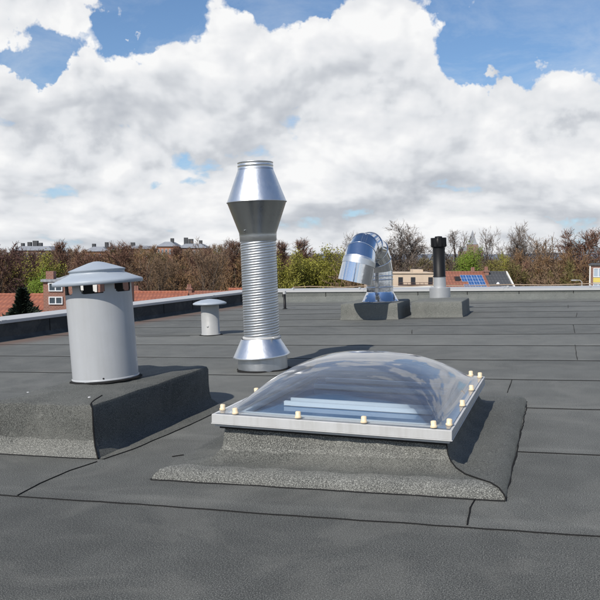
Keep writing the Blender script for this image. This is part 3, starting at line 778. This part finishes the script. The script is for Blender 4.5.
# red roof with solar panels, slate roof
D = 60
t, rf = house('tiled_house', 'house with red brown tiled roof carrying blue solar panels', xat(440.5,D+3), xat(482,D+3), D, D+6, zat(290,D), zat(271,D+3), PLASTERW, TILE_R, ov=.2, chimneys=((.95,.2,.25,.35),))
w_ = (xat(482,D+3)-xat(440.5,D+3))/2; E_ = zat(290,D)-GZ-.26; Rg = zat(271,D+3)-GZ-.26; s = (Rg-E_)/3
sl = math.atan(s); u0 = -w_+1.55
pw, ph = .40, .52
for r_ in range(4):
    for c_ in range(4):
        if (r_, c_) in ((1, 0), (0, 0)) and r_ == 1: continue
        xx = -w_+1.42 + c_*(pw+.03) + (.06*r_ if r_ else 0)*-.0; yy = .20 + r_*(ph+.03)*math.cos(sl)
        M_ = T((xx, yy+.3, E_+s*(yy+.3)+.155)) @ Matrix.Rotation(sl, 4, 'X')
        b = MB(); b.box((0,0,0),(pw,ph,.03),0,M_); so = b.build('solar_panel', SOLAR, rf)
        b = MB(); e = .014
        b.box((-e,-e,0),(pw+e,0,.04),0,M_); b.box((-e,ph,0),(pw+e,ph+e,.04),0,M_); b.box((-e,0,0),(0,ph,.04),0,M_); b.box((pw,0,0),(pw+e,ph,.04),0,M_)
        b.box((pw*.5-.006,0,.031),(pw*.5+.006,ph,.034),0,M_); b.build('panel_frame', mat('panel_frame', (.4,.45,.55), .4) if r_+c_ == 0 else bpy.data.materials['panel_frame'], so)
b = MB(); b.box((-w_+.9,1.6,E_+s*1.6+.10),(-w_+1.25,2.1,E_+s*1.6+.5)); b.build('roof_window', GLASSB, rf)
t, rf = house('slate_house', 'house with dark slate roof and white verge beside the solar panels', xat(483,D+3)+.05, xat(504,D+3), D+.02, D+6.0, zat(290,D), zat(271,D+3), PLASTERW, SLATE, ov=.2, chimneys=((-.65,-.2,.3,.3),))
w2 = (xat(504,D+3)-xat(483,D+3)-.05)/2
for sx in (w2+.15,):
    b = MB(); b.add([(sx,-.25,E_-s*.25+.0),(sx+.10,-.25,E_-s*.25),(sx+.10,3,Rg),(sx,3,Rg),(sx,-.25,E_-s*.25+.24),(sx+.10,-.25,E_-s*.25+.24),(sx+.10,3,Rg+.24),(sx,3,Rg+.24)], [(0,3,2,1),(4,5,6,7),(0,1,5,4),(1,2,6,5),(3,0,4,7),(2,3,7,6)]); b.build('verge_board', PLASTERW, rf)
b = MB(); b.lathe([(.14,0),(.14,.05),(.0,.16)], 10, M=T((-.1,1.2,E_+s*1.2+.12))); b.build('roof_vent', WHITEB, rf)
# yellow panel building at the right edge
D = 62
t, w, d, H = flat_block('school_building', 'brick block with yellow panels and window bands at the right edge', xat(589.5,D), xat(660,D), D, D+12, zat(265.5,D), BRICKD)
t.matrix_world = T((xat(589.5,D)+w*math.cos(R_(21)), D-w*math.sin(R_(21)), GZ)) @ Matrix.Rotation(R_(-21), 4, 'Z')
xm = (xat(589.5,D)+xat(660,D))/2
b = MB(); b.box((-w-.1,-.1,H+.002),(w+.1,d,H+.10)); b.build('roof', SLATE, t)
xl = -w+.22
b = MB(); b.box((-w-.02,-.05,0),(-w+.08,.0,H)); b.build('corner_trim', PLASTERW, t)
for k in range(7):
    xx = xl+.42+k*.80
    for (pa, pb) in ((268,277.2), (282.6,292)):
        z1_, z0_ = zat(pa,D)-GZ, zat(pb,D)-GZ; window(t, xx, (z0_+z1_)/2, .74, z1_-z0_, -.04, glass=mat('pale_glass', (.35,.42,.48), .15) if 'pale_glass' not in bpy.data.materials else bpy.data.materials['pale_glass'], bars=1)
    b = MB(); b.box((xx-.37,-.06,zat(282.2,D)-GZ),(xx+.37,.0,zat(277.6,D)-GZ)); b.build('yellow_panel', YELLOW, t)
# street lamp and boundary wall along the right
t = thing('street_lamp', T((xat(582,64), 64, GZ)), 'thin pale street lamp left of the yellow panelled building', 'street lamp')
b = MB(); b.tube([(0,0,0),(0,0,zat(282,64)-GZ),(-.15,0,zat(280.4,64)-GZ),(-.5,0,zat(280.2,64)-GZ)], [.09,.05,.04,.04], 8); b.build('pole', CAPW, t)
b = MB(); b.box((-.85,-.08,zat(280.8,64)-GZ),(-.45,.08,zat(279.6,64)-GZ)); b.build('lamp_head', CAPW, t)

# far buildings above the wood
def far_block(label, x0, x1, D, ztop, zroof, wall, roofm, nwin, name='apartment_building', turr=()):
    t = thing(name, T((xat((x0+x1)/2, D), D, GZ)), label, 'building'); w = (xat(x1,D)-xat(x0,D))/2; H = zat(ztop,D)-GZ; HR = zat(zroof,D)-GZ; d = 14
    b = MB(); b.box((-w,0,0),(w,d,H)); b.build('wall', wall, t)
    b = MB(); b.add([(-w-.3,-.3,H+.01),(w+.3,-.3,H+.01),(w+.3,d+.3,H+.01),(-w-.3,d+.3,H+.01),(-w+1.8,3,HR),(w-1.8,3,HR),(w-1.8,d-3,HR),(-w+1.8,d-3,HR)], [(0,1,5,4),(1,2,6,5),(2,3,7,6),(3,0,4,7),(4,5,6,7)]); rf = b.build('roof', roofm, t)
    for k in range(nwin):
        xx = -w + (k+.5)*2*w/nwin
        for zz in (H-1.5, H-4.3): window(t, xx, zz, min(1.4, w/nwin*1.1), 1.6, -.01)
    for (px_, hh, ww) in turr:
        xx = xat(px_, D)-xat((x0+x1)/2, D); b = MB(); b.box((xx-ww/2,4,HR-.6),(xx+ww/2,5.2,HR+hh)); b.build('chimney', SLATE, rf)
    return t
far_block('long far building with pale grey roof above the trees at far left', 12, 52, 230, 250.5, 246, BRICKD, GREYROOF, 9, turr=((25,1.2,1.0),(31,1.6,1.4),(36,1.0,1.0),(18,.9,.8)))
far_block('far orange brick building between trees just left of the big vent cap top', 84, 107, 210, 251.5, 246.5, ORANGE, GREYROOF, 5, turr=((90,.8,.8),(103,1.2,.8)))
far_block('far building with orange front and grey roof above the middle trees', 157, 176, 225, 246.5, 241.5, ORANGE, GREYROOF, 5, turr=((170,1.0,.9),))
far_block('far building with dark chimneys right of the orange fronted one', 178, 206, 232, 248, 243.5, BRICKD, GREYROOF, 6, turr=((184,1.8,1.1),(189,1.4,1.4),(199,1.0,.9)))
far_block('far flat block with grey roof between the big vent cap and middle trees', 118, 150, 240, 249, 245.5, BRICKD, GREYROOF, 6, turr=((130,1.0,1.2),))
# church
D = 320
t = thing('church', T((xat(472,D), D, GZ)), 'distant church with a pointed spire rising above the trees', 'church')
b = MB(); Hh = zat(244.5,D)-GZ; b.box((-1.9,-1.9,0),(1.9,1.9,Hh)); b.box((-3,2.3,0),(5,14,zat(251,D)-GZ)); b.build('wall', brick('church_brick', (.33,.20,.16), (.27,.17,.14), sc=.8), t)
b = MB(); b.add([(-1.95,-1.95,Hh),(1.95,-1.95,Hh),(1.95,1.95,Hh),(-1.95,1.95,Hh),(-1.35,-1.35,Hh+.8),(1.35,-1.35,Hh+.8),(1.35,1.35,Hh+.8),(-1.35,1.35,Hh+.8),(0,0,zat(230,D)-GZ)], [(0,1,5,4),(1,2,6,5),(2,3,7,6),(3,0,4,7),(4,5,8),(5,6,8),(6,7,8),(7,4,8)]); b.build('spire', GREYROOF, t)
b = MB(); hz = zat(251,D)-GZ; b.add([(-3,2.3,hz+.01),(5,2.3,hz+.01),(5,14,hz+.01),(-3,14,hz+.01),(-3,8,hz+1.6),(5,8,hz+1.6)], [(0,1,5,4),(2,3,4,5),(1,2,5),(3,0,4)]); b.build('nave_roof', GREYROOF, t)

# ------------------------------------------------------------------ trees
def grow(seed, H, crown_r, trunk_h=.28, nl=9, n2=7, n3=6, n4=5, up=.55, twig_w=.035, rtr=.028, tall=1.0):
    rnd = random.Random(seed); wood = MB(); tw = MB(); tips = []
    def rv(s): return Vector((rnd.uniform(-s,s), rnd.uniform(-s,s), rnd.uniform(-s,s)))
    def path(p, d, L, k, wob, lift):
        pts = [p.copy()]
        for i in range(k):
            d = (d + rv(wob) + Vector((0,0,lift))).normalized(); p = p + d*(L/k); pts.append(p.copy())
        return pts, d
    def at(pts, f):
        x = f*(len(pts)-1); i = min(int(x), len(pts)-2); return pts[i].lerp(pts[i+1], x-i), (pts[i+1]-pts[i]).normalized()
    def side(d, ang):
        o = d.orthogonal().normalized(); o.rotate(Matrix.Rotation(rnd.uniform(0, 2*PI), 3, d)); return (d*math.cos(ang)+o*math.sin(ang)).normalized()
    def ribbon(pts, w0):
        for a, c in zip(pts[:-1], pts[1:]):
            d = (c-a).normalized(); o = side(d, PI/2)*w0*.5
            tw.add([a-o, a+o, c+o*.6, c-o*.6], [(0,1,2,3)])
    tr, td = path(Vector((0,0,0)), Vector((0,0,1)), H*.80, 7, .07, .1)
    R0 = H*rtr
    wood.tube(tr, [R0*(1-.85*i/7) for i in range(8)], 7, cap=False)
    for i in range(nl):
        f = trunk_h/.8 + (1-trunk_h/.8)*(i+rnd.random()*.6)/nl; f = min(.985, f)
        p, d = at(tr, f)
        prof = math.sin(PI*min(1, max(.12, (f-.1)/1.0)))**.6
        L = crown_r*(.75+.5*rnd.random())*prof*1.05
        d1 = side(Vector((0,0,1)), R_(rnd.uniform(35,70))*(1-f*.45)); r1 = R0*(1-.85*f)*.6
        l1, _ = path(p, d1, L, 5, .22, .12*up*2); wood.tube(l1, [r1*(1-.75*k/5) for k in range(6)], 5, cap=False)
        for j in range(n2):
            f2 = .2+.8*(j+rnd.random())/n2; p2, dd = at(l1, min(.99, f2)); L2 = L*(.62-.28*f2)*rnd.uniform(.7,1.2)
            l2, _ = path(p2, side(dd, R_(rnd.uniform(25,60))), L2, 4, .22, .10*up*2); r2 = max(.02, r1*.38)
            wood.tube(l2, [r2*(1-.6*k/4) for k in range(5)], 3, cap=False)
            for k3 in range(n3):
                f3 = .15+.85*(k3+rnd.random())/n3; p3, d3 = at(l2, min(.99, f3)); L3 = max(.5, L2*.5)*rnd.uniform(.6,1.2)
                l3, _ = path(p3, side(d3, R_(rnd.uniform(20,60))), L3, 3, .25, .08*up*2); ribbon(l3, twig_w*1.5)
                for k4 in range(n4):
                    p4, d4 = at(l3, rnd.uniform(.2,.99)); l4, _ = path(p4, side(d4, R_(rnd.uniform(20,55))), rnd.uniform(.3,.75)*max(.6, H/14), 2, .3, .1*up)
                    ribbon(l4, twig_w); tips.append(l4[-1]); tips.append(l4[1])
    return wood, tw, tips
def leaves(b, tips, n, size, seed, spread=.35, mi=0):
    rnd = random.Random(seed)
    for _ in range(n):
        p = rnd.choice(tips) + Vector((rnd.gauss(0,spread), rnd.gauss(0,spread), rnd.gauss(0,spread)))
        u = Vector((rnd.uniform(-1,1), rnd.uniform(-1,1), rnd.uniform(-1,1))).normalized(); v = u.orthogonal().normalized()
        s = size*rnd.uniform(.6,1.3)
        b.add([p-u*s-v*s*.5, p+u*s*.2-v*s*.6, p+u*s+v*s*.1, p-u*s*.2+v*s*.6], [(0,1,2,3)], mi)
def mesh_of(b, name, m):
    o = b.build(name, m); me = o.data; bpy.data.objects.remove(o); return me
def proto(seed, H, cr, twm, leaf=None, **k):
    wd_, tw_, tips = grow(seed, H, cr, **k)
    mats = [twm]
    if leaf: leaves(tw_, tips, leaf[1], leaf[2], seed+5, mi=1); mats.append(leaf[0])
    top = float(np.percentile(np.array([v[2] for v in tw_.v]), 99.6))
    return mesh_of(wd_, 'trunk', BARK), mesh_of(tw_, 'crown', mats), top
def plant(pr, x, D, ztop, label, rz=0, name='bare_tree', cat='tree', group=None, sx=1.0, zbase=GZ):
    tm, cm, H = pr; s = (ztop-zbase)/H
    t = thing(name, T((x, D, zbase)) @ Matrix.Rotation(rz, 4, 'Z') @ Matrix.Diagonal((s*sx, s*sx, s, 1)), label, cat, group)
    for nm, me in (('trunk', tm), ('crown', cm)):
        o = bpy.data.objects.new(nm, me); COL.objects.link(o); o.parent = t
    return t
PR = {
 'round': proto(1, 14, 5.2, TW_GREY, trunk_h=.26, nl=14, n2=10, n3=7, n4=7, twig_w=.030),
 'spread': proto(2, 13, 5.6, TW_BROWN, trunk_h=.24, nl=10, n2=8, n3=7, n4=5, twig_w=.032),
 'thin': proto(3, 14, 3.0, TW_GREY, trunk_h=.35, nl=8, n2=6, n3=5, n4=4, twig_w=.032),
 'airy': proto(4, 14, 4.0, TW_GREY, trunk_h=.38, nl=9, n2=7, n3=5, n4=4, twig_w=.032),
 'russet': proto(5, 12, 4.8, TW_ORANGE, trunk_h=.15, nl=13, n2=9, n3=7, n4=7, twig_w=.045),
 'red': proto(6, 13, 4.4, TW_RED, trunk_h=.22, nl=12, n2=8, n3=7, n4=6, twig_w=.040),
 'darkred': proto(7, 12, 4.6, TW_DARK, trunk_h=.15, nl=13, n2=9, n3=7, n4=6, twig_w=.05),
 'poplar': proto(8, 13, 1.7, TW_RED, trunk_h=.08, nl=22, n2=6, n3=5, n4=4, up=1.4, twig_w=.035),
 'willow': proto(9, 11, 4.8, TW_OLIVE, (LF_YG, 26000, .10), trunk_h=.12, nl=13, n2=8, n3=6, n4=5, twig_w=.04),
 'green': proto(10, 11, 4.8, TW_OLIVE, (LF_G, 24000, .10), trunk_h=.12, nl=13, n2=8, n3=6, n4=5, twig_w=.04),
 'olive': proto(12, 12, 4.6, TW_BROWN, (LF_OL, 11000, .08), trunk_h=.12, nl=12, n2=8, n3=6, n4=5, twig_w=.04),
}
def tree(kind, pxc, D, pytop, label, rz=0., **k):
    return plant(PR[kind], xat(pxc, D), D, zat(pytop, D), label, rz, **k)
tree('round', 408, 88, 225, 'large round bare tree standing behind the black flue and cream building', .3, sx=1.35)
tree('airy', 345, 92, 234, 'tall bare tree peeking out behind the top of the bent hood', 1.2)
tree('thin', 457, 95, 231, 'thin bare tree between the black flue and the church spire', 2.0, sx=1.05)
tree('airy', 487, 96, 229.5, 'two stemmed bare tree right of the church spire', .5, sx=.95)
tree('round', 516, 86, 226, 'tall bare tree with crooked top rising right of the slate roof', 3.7, sx=.85)
tree('spread', 551, 88, 233, 'wide spreading bare tree left of the yellow panelled building', 1.0, sx=1.35)
tree('red', 588, 84, 230, 'reddish bare tree towering over the yellow panelled building', 2.2, sx=1.15)
tree('russet', 570, 80, 251, 'dense russet shrubby tree in front of the wide spreading one', 2.9, name='shrubby_tree')
tree('russet', 543, 79, 254, 'dense russet brown bush mass left of the lamp post', .4, name='shrubby_tree', sx=1.1)
tree('russet', 514, 78, 252, 'brown bushy tree directly right of the slate roofed house', 5.0, name='shrubby_tree', sx=.7)
tree('green', 463, 82, 248.5, 'bright green leafy tree right behind the solar panel house', .8, name='leafy_tree', sx=.62)
tree('willow', 497, 84, 257, 'yellow green tree behind the slate roofed house', 1.9, name='leafy_tree', sx=.5)
tree('willow', 292, 74, 254, 'yellow green leafy tree just right of the spiral duct', .2, name='leafy_tree', sx=.75)
tree('willow', 322, 76, 250.5, 'taller yellow green leafy tree left of the bent hood', 2.5, name='leafy_tree', sx=.85)
tree('olive', 344, 80, 258, 'dull olive tree low behind the bent hood', 1.5, name='leafy_tree', sx=.7)
tree('spread', 209, 84, 242, 'spreading bare tree halfway between the small vent and spiral duct', 2.1)
tree('spread', 160, 80, 248, 'bare forked tree above the orange roof right of the big vent', .9)
tree('red', 128, 86, 243, 'bare reddish tree just right of the big vent cap', 4.1)
tree('thin', 222, 104, 240, 'slender tree right of the spreading bare one', 3.0)
tree('darkred', 4, 66, 246, 'dark red bare tree at the left edge of the view', .3, sx=1.0)
tree('darkred', 22, 78, 251, 'dark bare tree next to the leftmost one', 2.6, sx=.8)
tree('willow', 40, 72, 256, 'olive green tree behind the leftmost orange roof', .7, name='leafy_tree', sx=.75)
tree('green', 36, 60, 274, 'small bright green bush beside the brick building', 1.7, name='leafy_tree', sx=.55)
tree('poplar', 59, 90, 242, 'slim pointed reddish poplar above the brick building', 1.0)
tree('poplar', 176, 100, 246, 'slim poplar left of the middle spreading tree', 2.0)
tree('poplar', 236, 98, 241, 'slim poplar touching the left side of the spiral duct', 3.0, sx=1.2)
tree('poplar', 283, 100, 242, 'slim poplar right beside the spiral duct', 4.0, sx=1.2)
tree('poplar', 300, 102, 240, 'slim poplar above the taller yellow green tree', .4, sx=1.2)
tree('red', 92, 84, 254, 'red brown tree hiding the far orange building', 5.1)
# dark conifer in front of the orange roof
b = MB(); rnd = random.Random(3); Hc = 5.2; tr_ = MB(); tr_.tube([(0,0,0),(0,0,Hc*.95)], [.14,.02], 7)
for k in range(5200):
    f = rnd.random()**.8; lobe = 1 + .35*math.sin(f*19) ; a = rnd.uniform(0, 2*PI); rr = (1-f)**.75*1.85*lobe*math.sqrt(rnd.random())*(1+.25*math.sin(3*a+f*8))
    p = Vector((rr*math.cos(a), rr*math.sin(a), .4+f*(Hc-.3)))
    u = Vector((math.cos(a)+rnd.uniform(-.6,.6), math.sin(a)+rnd.uniform(-.6,.6), rnd.uniform(.1,.9))).normalized(); v = u.orthogonal().normalized(); s = rnd.uniform(.07,.17)
    b.add([p-u*s-v*s*.35, p-u*s*.2+v*s*.4, p+u*s*1.4, p-v*s*.3], [(0,1,2,3)])
D = 33; zt = zat(292, D)
t = thing('conifer', T((xat(22,D), D, zt-Hc)), 'dark green conifer in front of the orange roof at far left', 'tree')
b.build('crown', LF_DK, t)
tr_.tube([(0,0,-(zt-Hc-GZ)),(0,0,.01)], [.2,.14], 7); tr_.build('trunk', BARK, t)

# far-off wood reading as one mass
protos = []
for sd, H_, cr in ((31,10,3.6),(32,9,3.4),(33,11,3.0),(34,10,4.0)):
    wd_, tw_, tips = grow(sd, H_, cr, trunk_h=.06, nl=11, n2=6, n3=5, n4=6, twig_w=.048)
    vv = np.array(wd_.v + tw_.v); ff = wd_.f + [tuple(i+len(wd_.v) for i in f) for f in tw_.f]
    protos.append((vv, np.array([f for f in ff]), float(np.percentile(vv[:,2], 99.3))))
rnd = random.Random(8); AV = []; AF = []; AM = []; off = 0
def wood_tree(x, y, zt, mi, wide=1.0):
    global off
    v, f, H_ = rnd.choice(protos); s = (zt-GZ)/H_; a = rnd.uniform(0, 2*PI); c, s_ = math.cos(a), math.sin(a)
    q = np.empty_like(v); q[:,0] = (v[:,0]*c - v[:,1]*s_)*s*wide + x; q[:,1] = (v[:,0]*s_+v[:,1]*c)*s*wide + y; q[:,2] = v[:,2]*s + GZ
    AV.append(q); AF.append(f+off); AM.append(np.full(len(f), mi)); off += len(v)
for D, step, base, jit in ((70, 22, 268, 6), (98, 13, 258, 5), (112, 12, 253, 4), (135, 11, 250, 3.5), (165, 9, 249, 3)):
    pxx = -60 + rnd.uniform(0, 5)
    while pxx < 680:
        lo = 0 if pxx < 270 else (6.0 if D > 90 else 0) + (4 if pxx > 365 and D > 90 else 0)
        if (10 < pxx < 55 or 82 < pxx < 110 or 155 < pxx < 208) and D > 90: lo += 4     # right half of the wood stays lower, sky shows
        py = base + rnd.uniform(-jit, jit) + lo
        if 180 < pxx < 330: py -= 1.5
        mi = rnd.choice((0,0,1,2,2,3) if pxx < 90 else ((0,1,1,2,4) if pxx < 300 else (0,1,4,2,4)))
        Dj = D + rnd.uniform(-5, 5)
        if not (D < 80 and (5 < pxx < 60 or 120 < pxx < 355 or 400 < pxx < 460)): wood_tree(xat(pxx, Dj), Dj, zat(py, Dj), mi, 1.0)
        pxx += step*rnd.uniform(.6, 1.35)
V = np.concatenate(AV); FQ = np.concatenate(AF); MI = np.concatenate(AM)
me = bpy.data.meshes.new('wood'); me.vertices.add(len(V)); me.vertices.foreach_set('co', V.ravel())
me.loops.add(len(FQ)*4); me.loops.foreach_set('vertex_index', FQ.ravel().astype(np.int32))
me.polygons.add(len(FQ)); me.polygons.foreach_set('loop_start', np.arange(0, len(FQ)*4, 4, dtype=np.int32)); me.polygons.foreach_set('loop_total', np.full(len(FQ), 4, dtype=np.int32))
for m in (TW_BROWN, TW_ORANGE, TW_RED, TW_DARK, TW_OLIVE): me.materials.append(m)
me.polygons.foreach_set('material_index', MI.astype(np.int32)); me.update(calc_edges=True); me.validate()
o = bpy.data.objects.new('distant_wood', me); COL.objects.link(o); tag(o, 'bare brown winter wood stretching behind the houses', 'wood', kind='stuff')
print('wood faces', len(FQ))

# ------------------------------------------------------------------ sun and sky
sv_l = Vector((.50, 1.90, -2.0)); sv = (RM.to_3x3() @ sv_l).normalized()      # direction the light travels
sd_ = bpy.data.lights.new('sun', 'SUN'); sun = bpy.data.objects.new('sun', sd_); COL.objects.link(sun)
sd_.energy = 5.0; sd_.angle = R_(.53); sd_.color = (1, .94, .86)
sun.rotation_euler = (-sv).to_track_quat('Z', 'Y').to_euler()
to = -sv; elev = math.asin(to.z); azim = math.atan2(to.x, to.y)
print('sun elev', math.degrees(elev), 'az', math.degrees(azim))
world = bpy.data.worlds.new('World'); scene.world = world; world.use_nodes = True
world.cycles.sampling_method = 'MANUAL'; world.cycles.sample_map_resolution = 256
g = G(world); bg = g.N['Background']
sky = g.n('ShaderNodeTexSky', sky_type='NISHITA'); sky.sun_disc = False; sky.sun_elevation = elev; sky.sun_rotation = azim
sky.air_density = 1.0; sky.dust_density = .6; sky.ozone_density = 2.0
Dv = g.n('ShaderNodeTexCoord').outputs['Generated']
x, y, z = g.sep(Dv)[:3]
az = g.math('ARCTAN2', x, y); el = g.math('ARCSINE', z); AE = g.comb(az, el, 0.0)
wn_ = g.n('ShaderNodeTexNoise', noise_dimensions='2D'); g.put(wn_.inputs['Vector'], AE); wn_.inputs['Scale'].default_value = 13; wn_.inputs['Detail'].default_value = 5; wn_.inputs['Roughness'].default_value = .6
AE = g.vmath('ADD', AE, g.vmath('SCALE', g.vmath('SUBTRACT', wn_.outputs['Color'], (.5,.5,.5)), None, .10))
SCL = 1/F
def blobs(acc, lst):
    for (pxc, pyc, rx, ry, amp) in lst:
        a0 = math.atan((pxc-300)*SCL); e0 = math.atan((256-pyc)*SCL)
        v = g.n('ShaderNodeVectorMath', operation='MULTIPLY_ADD'); g.put(v.inputs[0], AE)
        v.inputs[1].default_value = (1/(rx*SCL), 1/(ry*SCL), 0); v.inputs[2].default_value = (-a0/(rx*SCL), -e0/(ry*SCL), 0)
        r2 = g.vmath('DOT_PRODUCT', v.outputs[0], v.outputs[0])
        acc = g.math('MULTIPLY_ADD', g.math('POWER', 2.718, g.math('MULTIPLY', r2, -1.0)), amp, acc)
    return acc
cov = g.ramp(el, [(0.0, .70), (.20, .67), (.30, .54), (.38, .42), (.50, .22), (.9, .05)])
cov = blobs(cov, [(30,68,60,15,-.62), (105,48,80,24,-.58), (165,18,52,30,-.46), (268,8,34,20,-.50), (318,6,22,14,-.45), (440,18,40,16,-.35), (480,70,30,30,-.30), (30,80,40,10,-.2), (520,42,78,38,-.60), (452,80,26,18,-.30), (590,25,75,62,-.55), (420,4,40,7,-.10),
           (40,10,60,20,.26), (372,46,66,34,.28), (222,40,26,22,.10), (570,58,9,6,.50), (250,120,16,7,-.06), (215,108,14,5,.10), (165,150,50,14,.14), (480,185,60,10,.12), (375,215,60,8,.10), (120,192,80,7,-.12), (500,185,60,5,-.05), (480,100,90,10,.12), (560,112,70,20,.20), (300,95,160,45,.12), (540,212,70,4,-.08), (138,46,11,5,.45), (415,8,30,8,.22)])
cov = g.math('MULTIPLY_ADD', g.ramp(g.math('MULTIPLY', g.math('ABSOLUTE', az), .318), [(.20, 0.0), (.32, 1.0)]), -.22, cov)  # clouds thinned outside the view to lower the ambient light
f1 = g.math('SUBTRACT', 1.0, g.math('MINIMUM', g.math('MULTIPLY', g.math('MAXIMUM', el, 0.0), 3.6), 1.0))
sy = g.math('MULTIPLY_ADD', g.math('MULTIPLY', f1, f1), 1.6, 1.0)
SEED = 1.3
def dens(da, de, det=7, vdet=2.6):
    ee = g.math('ADD', el, de)
    e2 = g.math('MULTIPLY_ADD', g.math('SUBTRACT', 1.0, g.math('POWER', 2.718, g.math('MULTIPLY', ee, -14.0))), .16, g.math('MULTIPLY', ee, 1.25))
    v2 = g.comb(g.math('ADD', g.math('ADD', az, da), .37+SEED), g.math('ADD', e2, .21), 0.0)
    nz = g.n('ShaderNodeTexNoise', noise_dimensions='2D'); g.put(nz.inputs['Vector'], v2); nz.inputs['Scale'].default_value = 6.8; nz.inputs['Detail'].default_value = det; nz.inputs['Roughness'].default_value = .52; nz.inputs['Distortion'].default_value = .15
    wv = g.vmath('ADD', v2, g.vmath('SCALE', nz.outputs['Color'], None, .10))
    vo = g.n('ShaderNodeTexVoronoi', voronoi_dimensions='2D', feature='F1'); g.put(vo.inputs['Vector'], wv); vo.inputs['Scale'].default_value = 15; vo.inputs['Detail'].default_value = vdet; vo.inputs['Roughness'].default_value = .55; vo.inputs['Lacunarity'].default_value = 2.3; vo.normalize = True
    return g.math('ADD', g.math('MULTIPLY', nz.outputs['Fac'], 1.65), g.math('MULTIPLY_ADD', vo.outputs['Distance'], -.40, .04))
d0 = dens(0.0, 0.0, 9); s0 = dens(0.0, 0.0, 4.5, 1.6); d1 = dens(-.008, .016, 4.5, 1.6); d2 = dens(-.012, .05, 4.5, 1.6)
tot = g.math('ADD', d0, g.math('SUBTRACT', cov, 1.08))
mask = g.ramp(tot, [(.0, 0.0), (.04, .35), (.12, 1.0)])
rel = g.math('SUBTRACT', s0, d1); rel2 = g.math('SUBTRACT', s0, d2)
thick = g.ramp(tot, [(.10, 0.0), (.50, 1.0)])
sh = g.math('MULTIPLY_ADD', rel, 1.0, .96)
sh = g.math('MULTIPLY_ADD', rel2, .70, sh)
sh = g.math('MULTIPLY_ADD', thick, -.10, sh)
sh = blobs(sh, [(55,160,95,12,-.28), (370,98,62,13,-.26), (300,128,60,9,-.16), (565,131,60,8,-.26), (430,204,70,7,-.18), (165,168,60,10,-.16), (250,172,50,8,-.12), (40,10,50,12,-.14), (110,215,80,6,-.12), (575,200,50,6,-.14), (330,222,80,6,-.10),
   (60,85,60,14,.16), (125,68,42,18,.16), (232,55,38,26,.16), (345,30,50,26,.18), (432,45,34,22,.16), (500,112,75,12,.12), (575,108,40,12,.12), (385,178,50,14,.14), (500,168,48,16,.16), (565,172,45,16,.12), (100,135,60,10,.10), (215,145,45,10,.08)])
ccol = g.ramp(g.math('MULTIPLY', sh, .72), [(.20, (.50,.53,.58)), (.42, (.63,.655,.695)), (.58, (.765,.785,.815)), (.76, (.85,.86,.88)), (.93, (.95,.953,.955))])
skc = g.vmath('SCALE', sky.outputs[0], None, .10)
skc = g.vmath('MULTIPLY', skc, (.78, .98, 1.18))
skc = g.mix(g.ramp(el, [(0.0, .60), (.12, .42), (.22, .12), (.40, 0.0)]), skc, (.47, .65, .86))
nv = g.n('ShaderNodeTexNoise', noise_dimensions='2D'); g.put(nv.inputs['Vector'], g.comb(az, g.math('MULTIPLY', el, 2.2), 0.0)); nv.inputs['Scale'].default_value = 7; nv.inputs['Detail'].default_value = 6; nv.inputs['Roughness'].default_value = .65; nv.inputs['Distortion'].default_value = .3
veil = g.math('MULTIPLY', g.ramp(nv.outputs['Fac'], [(.42, 0.0), (.8, 1.0)]), g.ramp(el, [(.2, .40), (.4, .05)]))
skc = g.mix(veil, skc, (.80,.84,.88))
fin = g.mix(mask, skc, ccol)
g.put(bg.inputs[0], fin); bg.inputs[1].default_value = 1.0

scene.view_settings.view_transform = 'Standard'; scene.view_settings.look = 'None'; scene.view_settings.exposure = 0; scene.view_settings.gamma = 1
scene.render.engine = 'CYCLES'
scene.cycles.transparent_max_bounces = 16
scene.render.resolution_x = 1024; scene.render.resolution_y = 1024
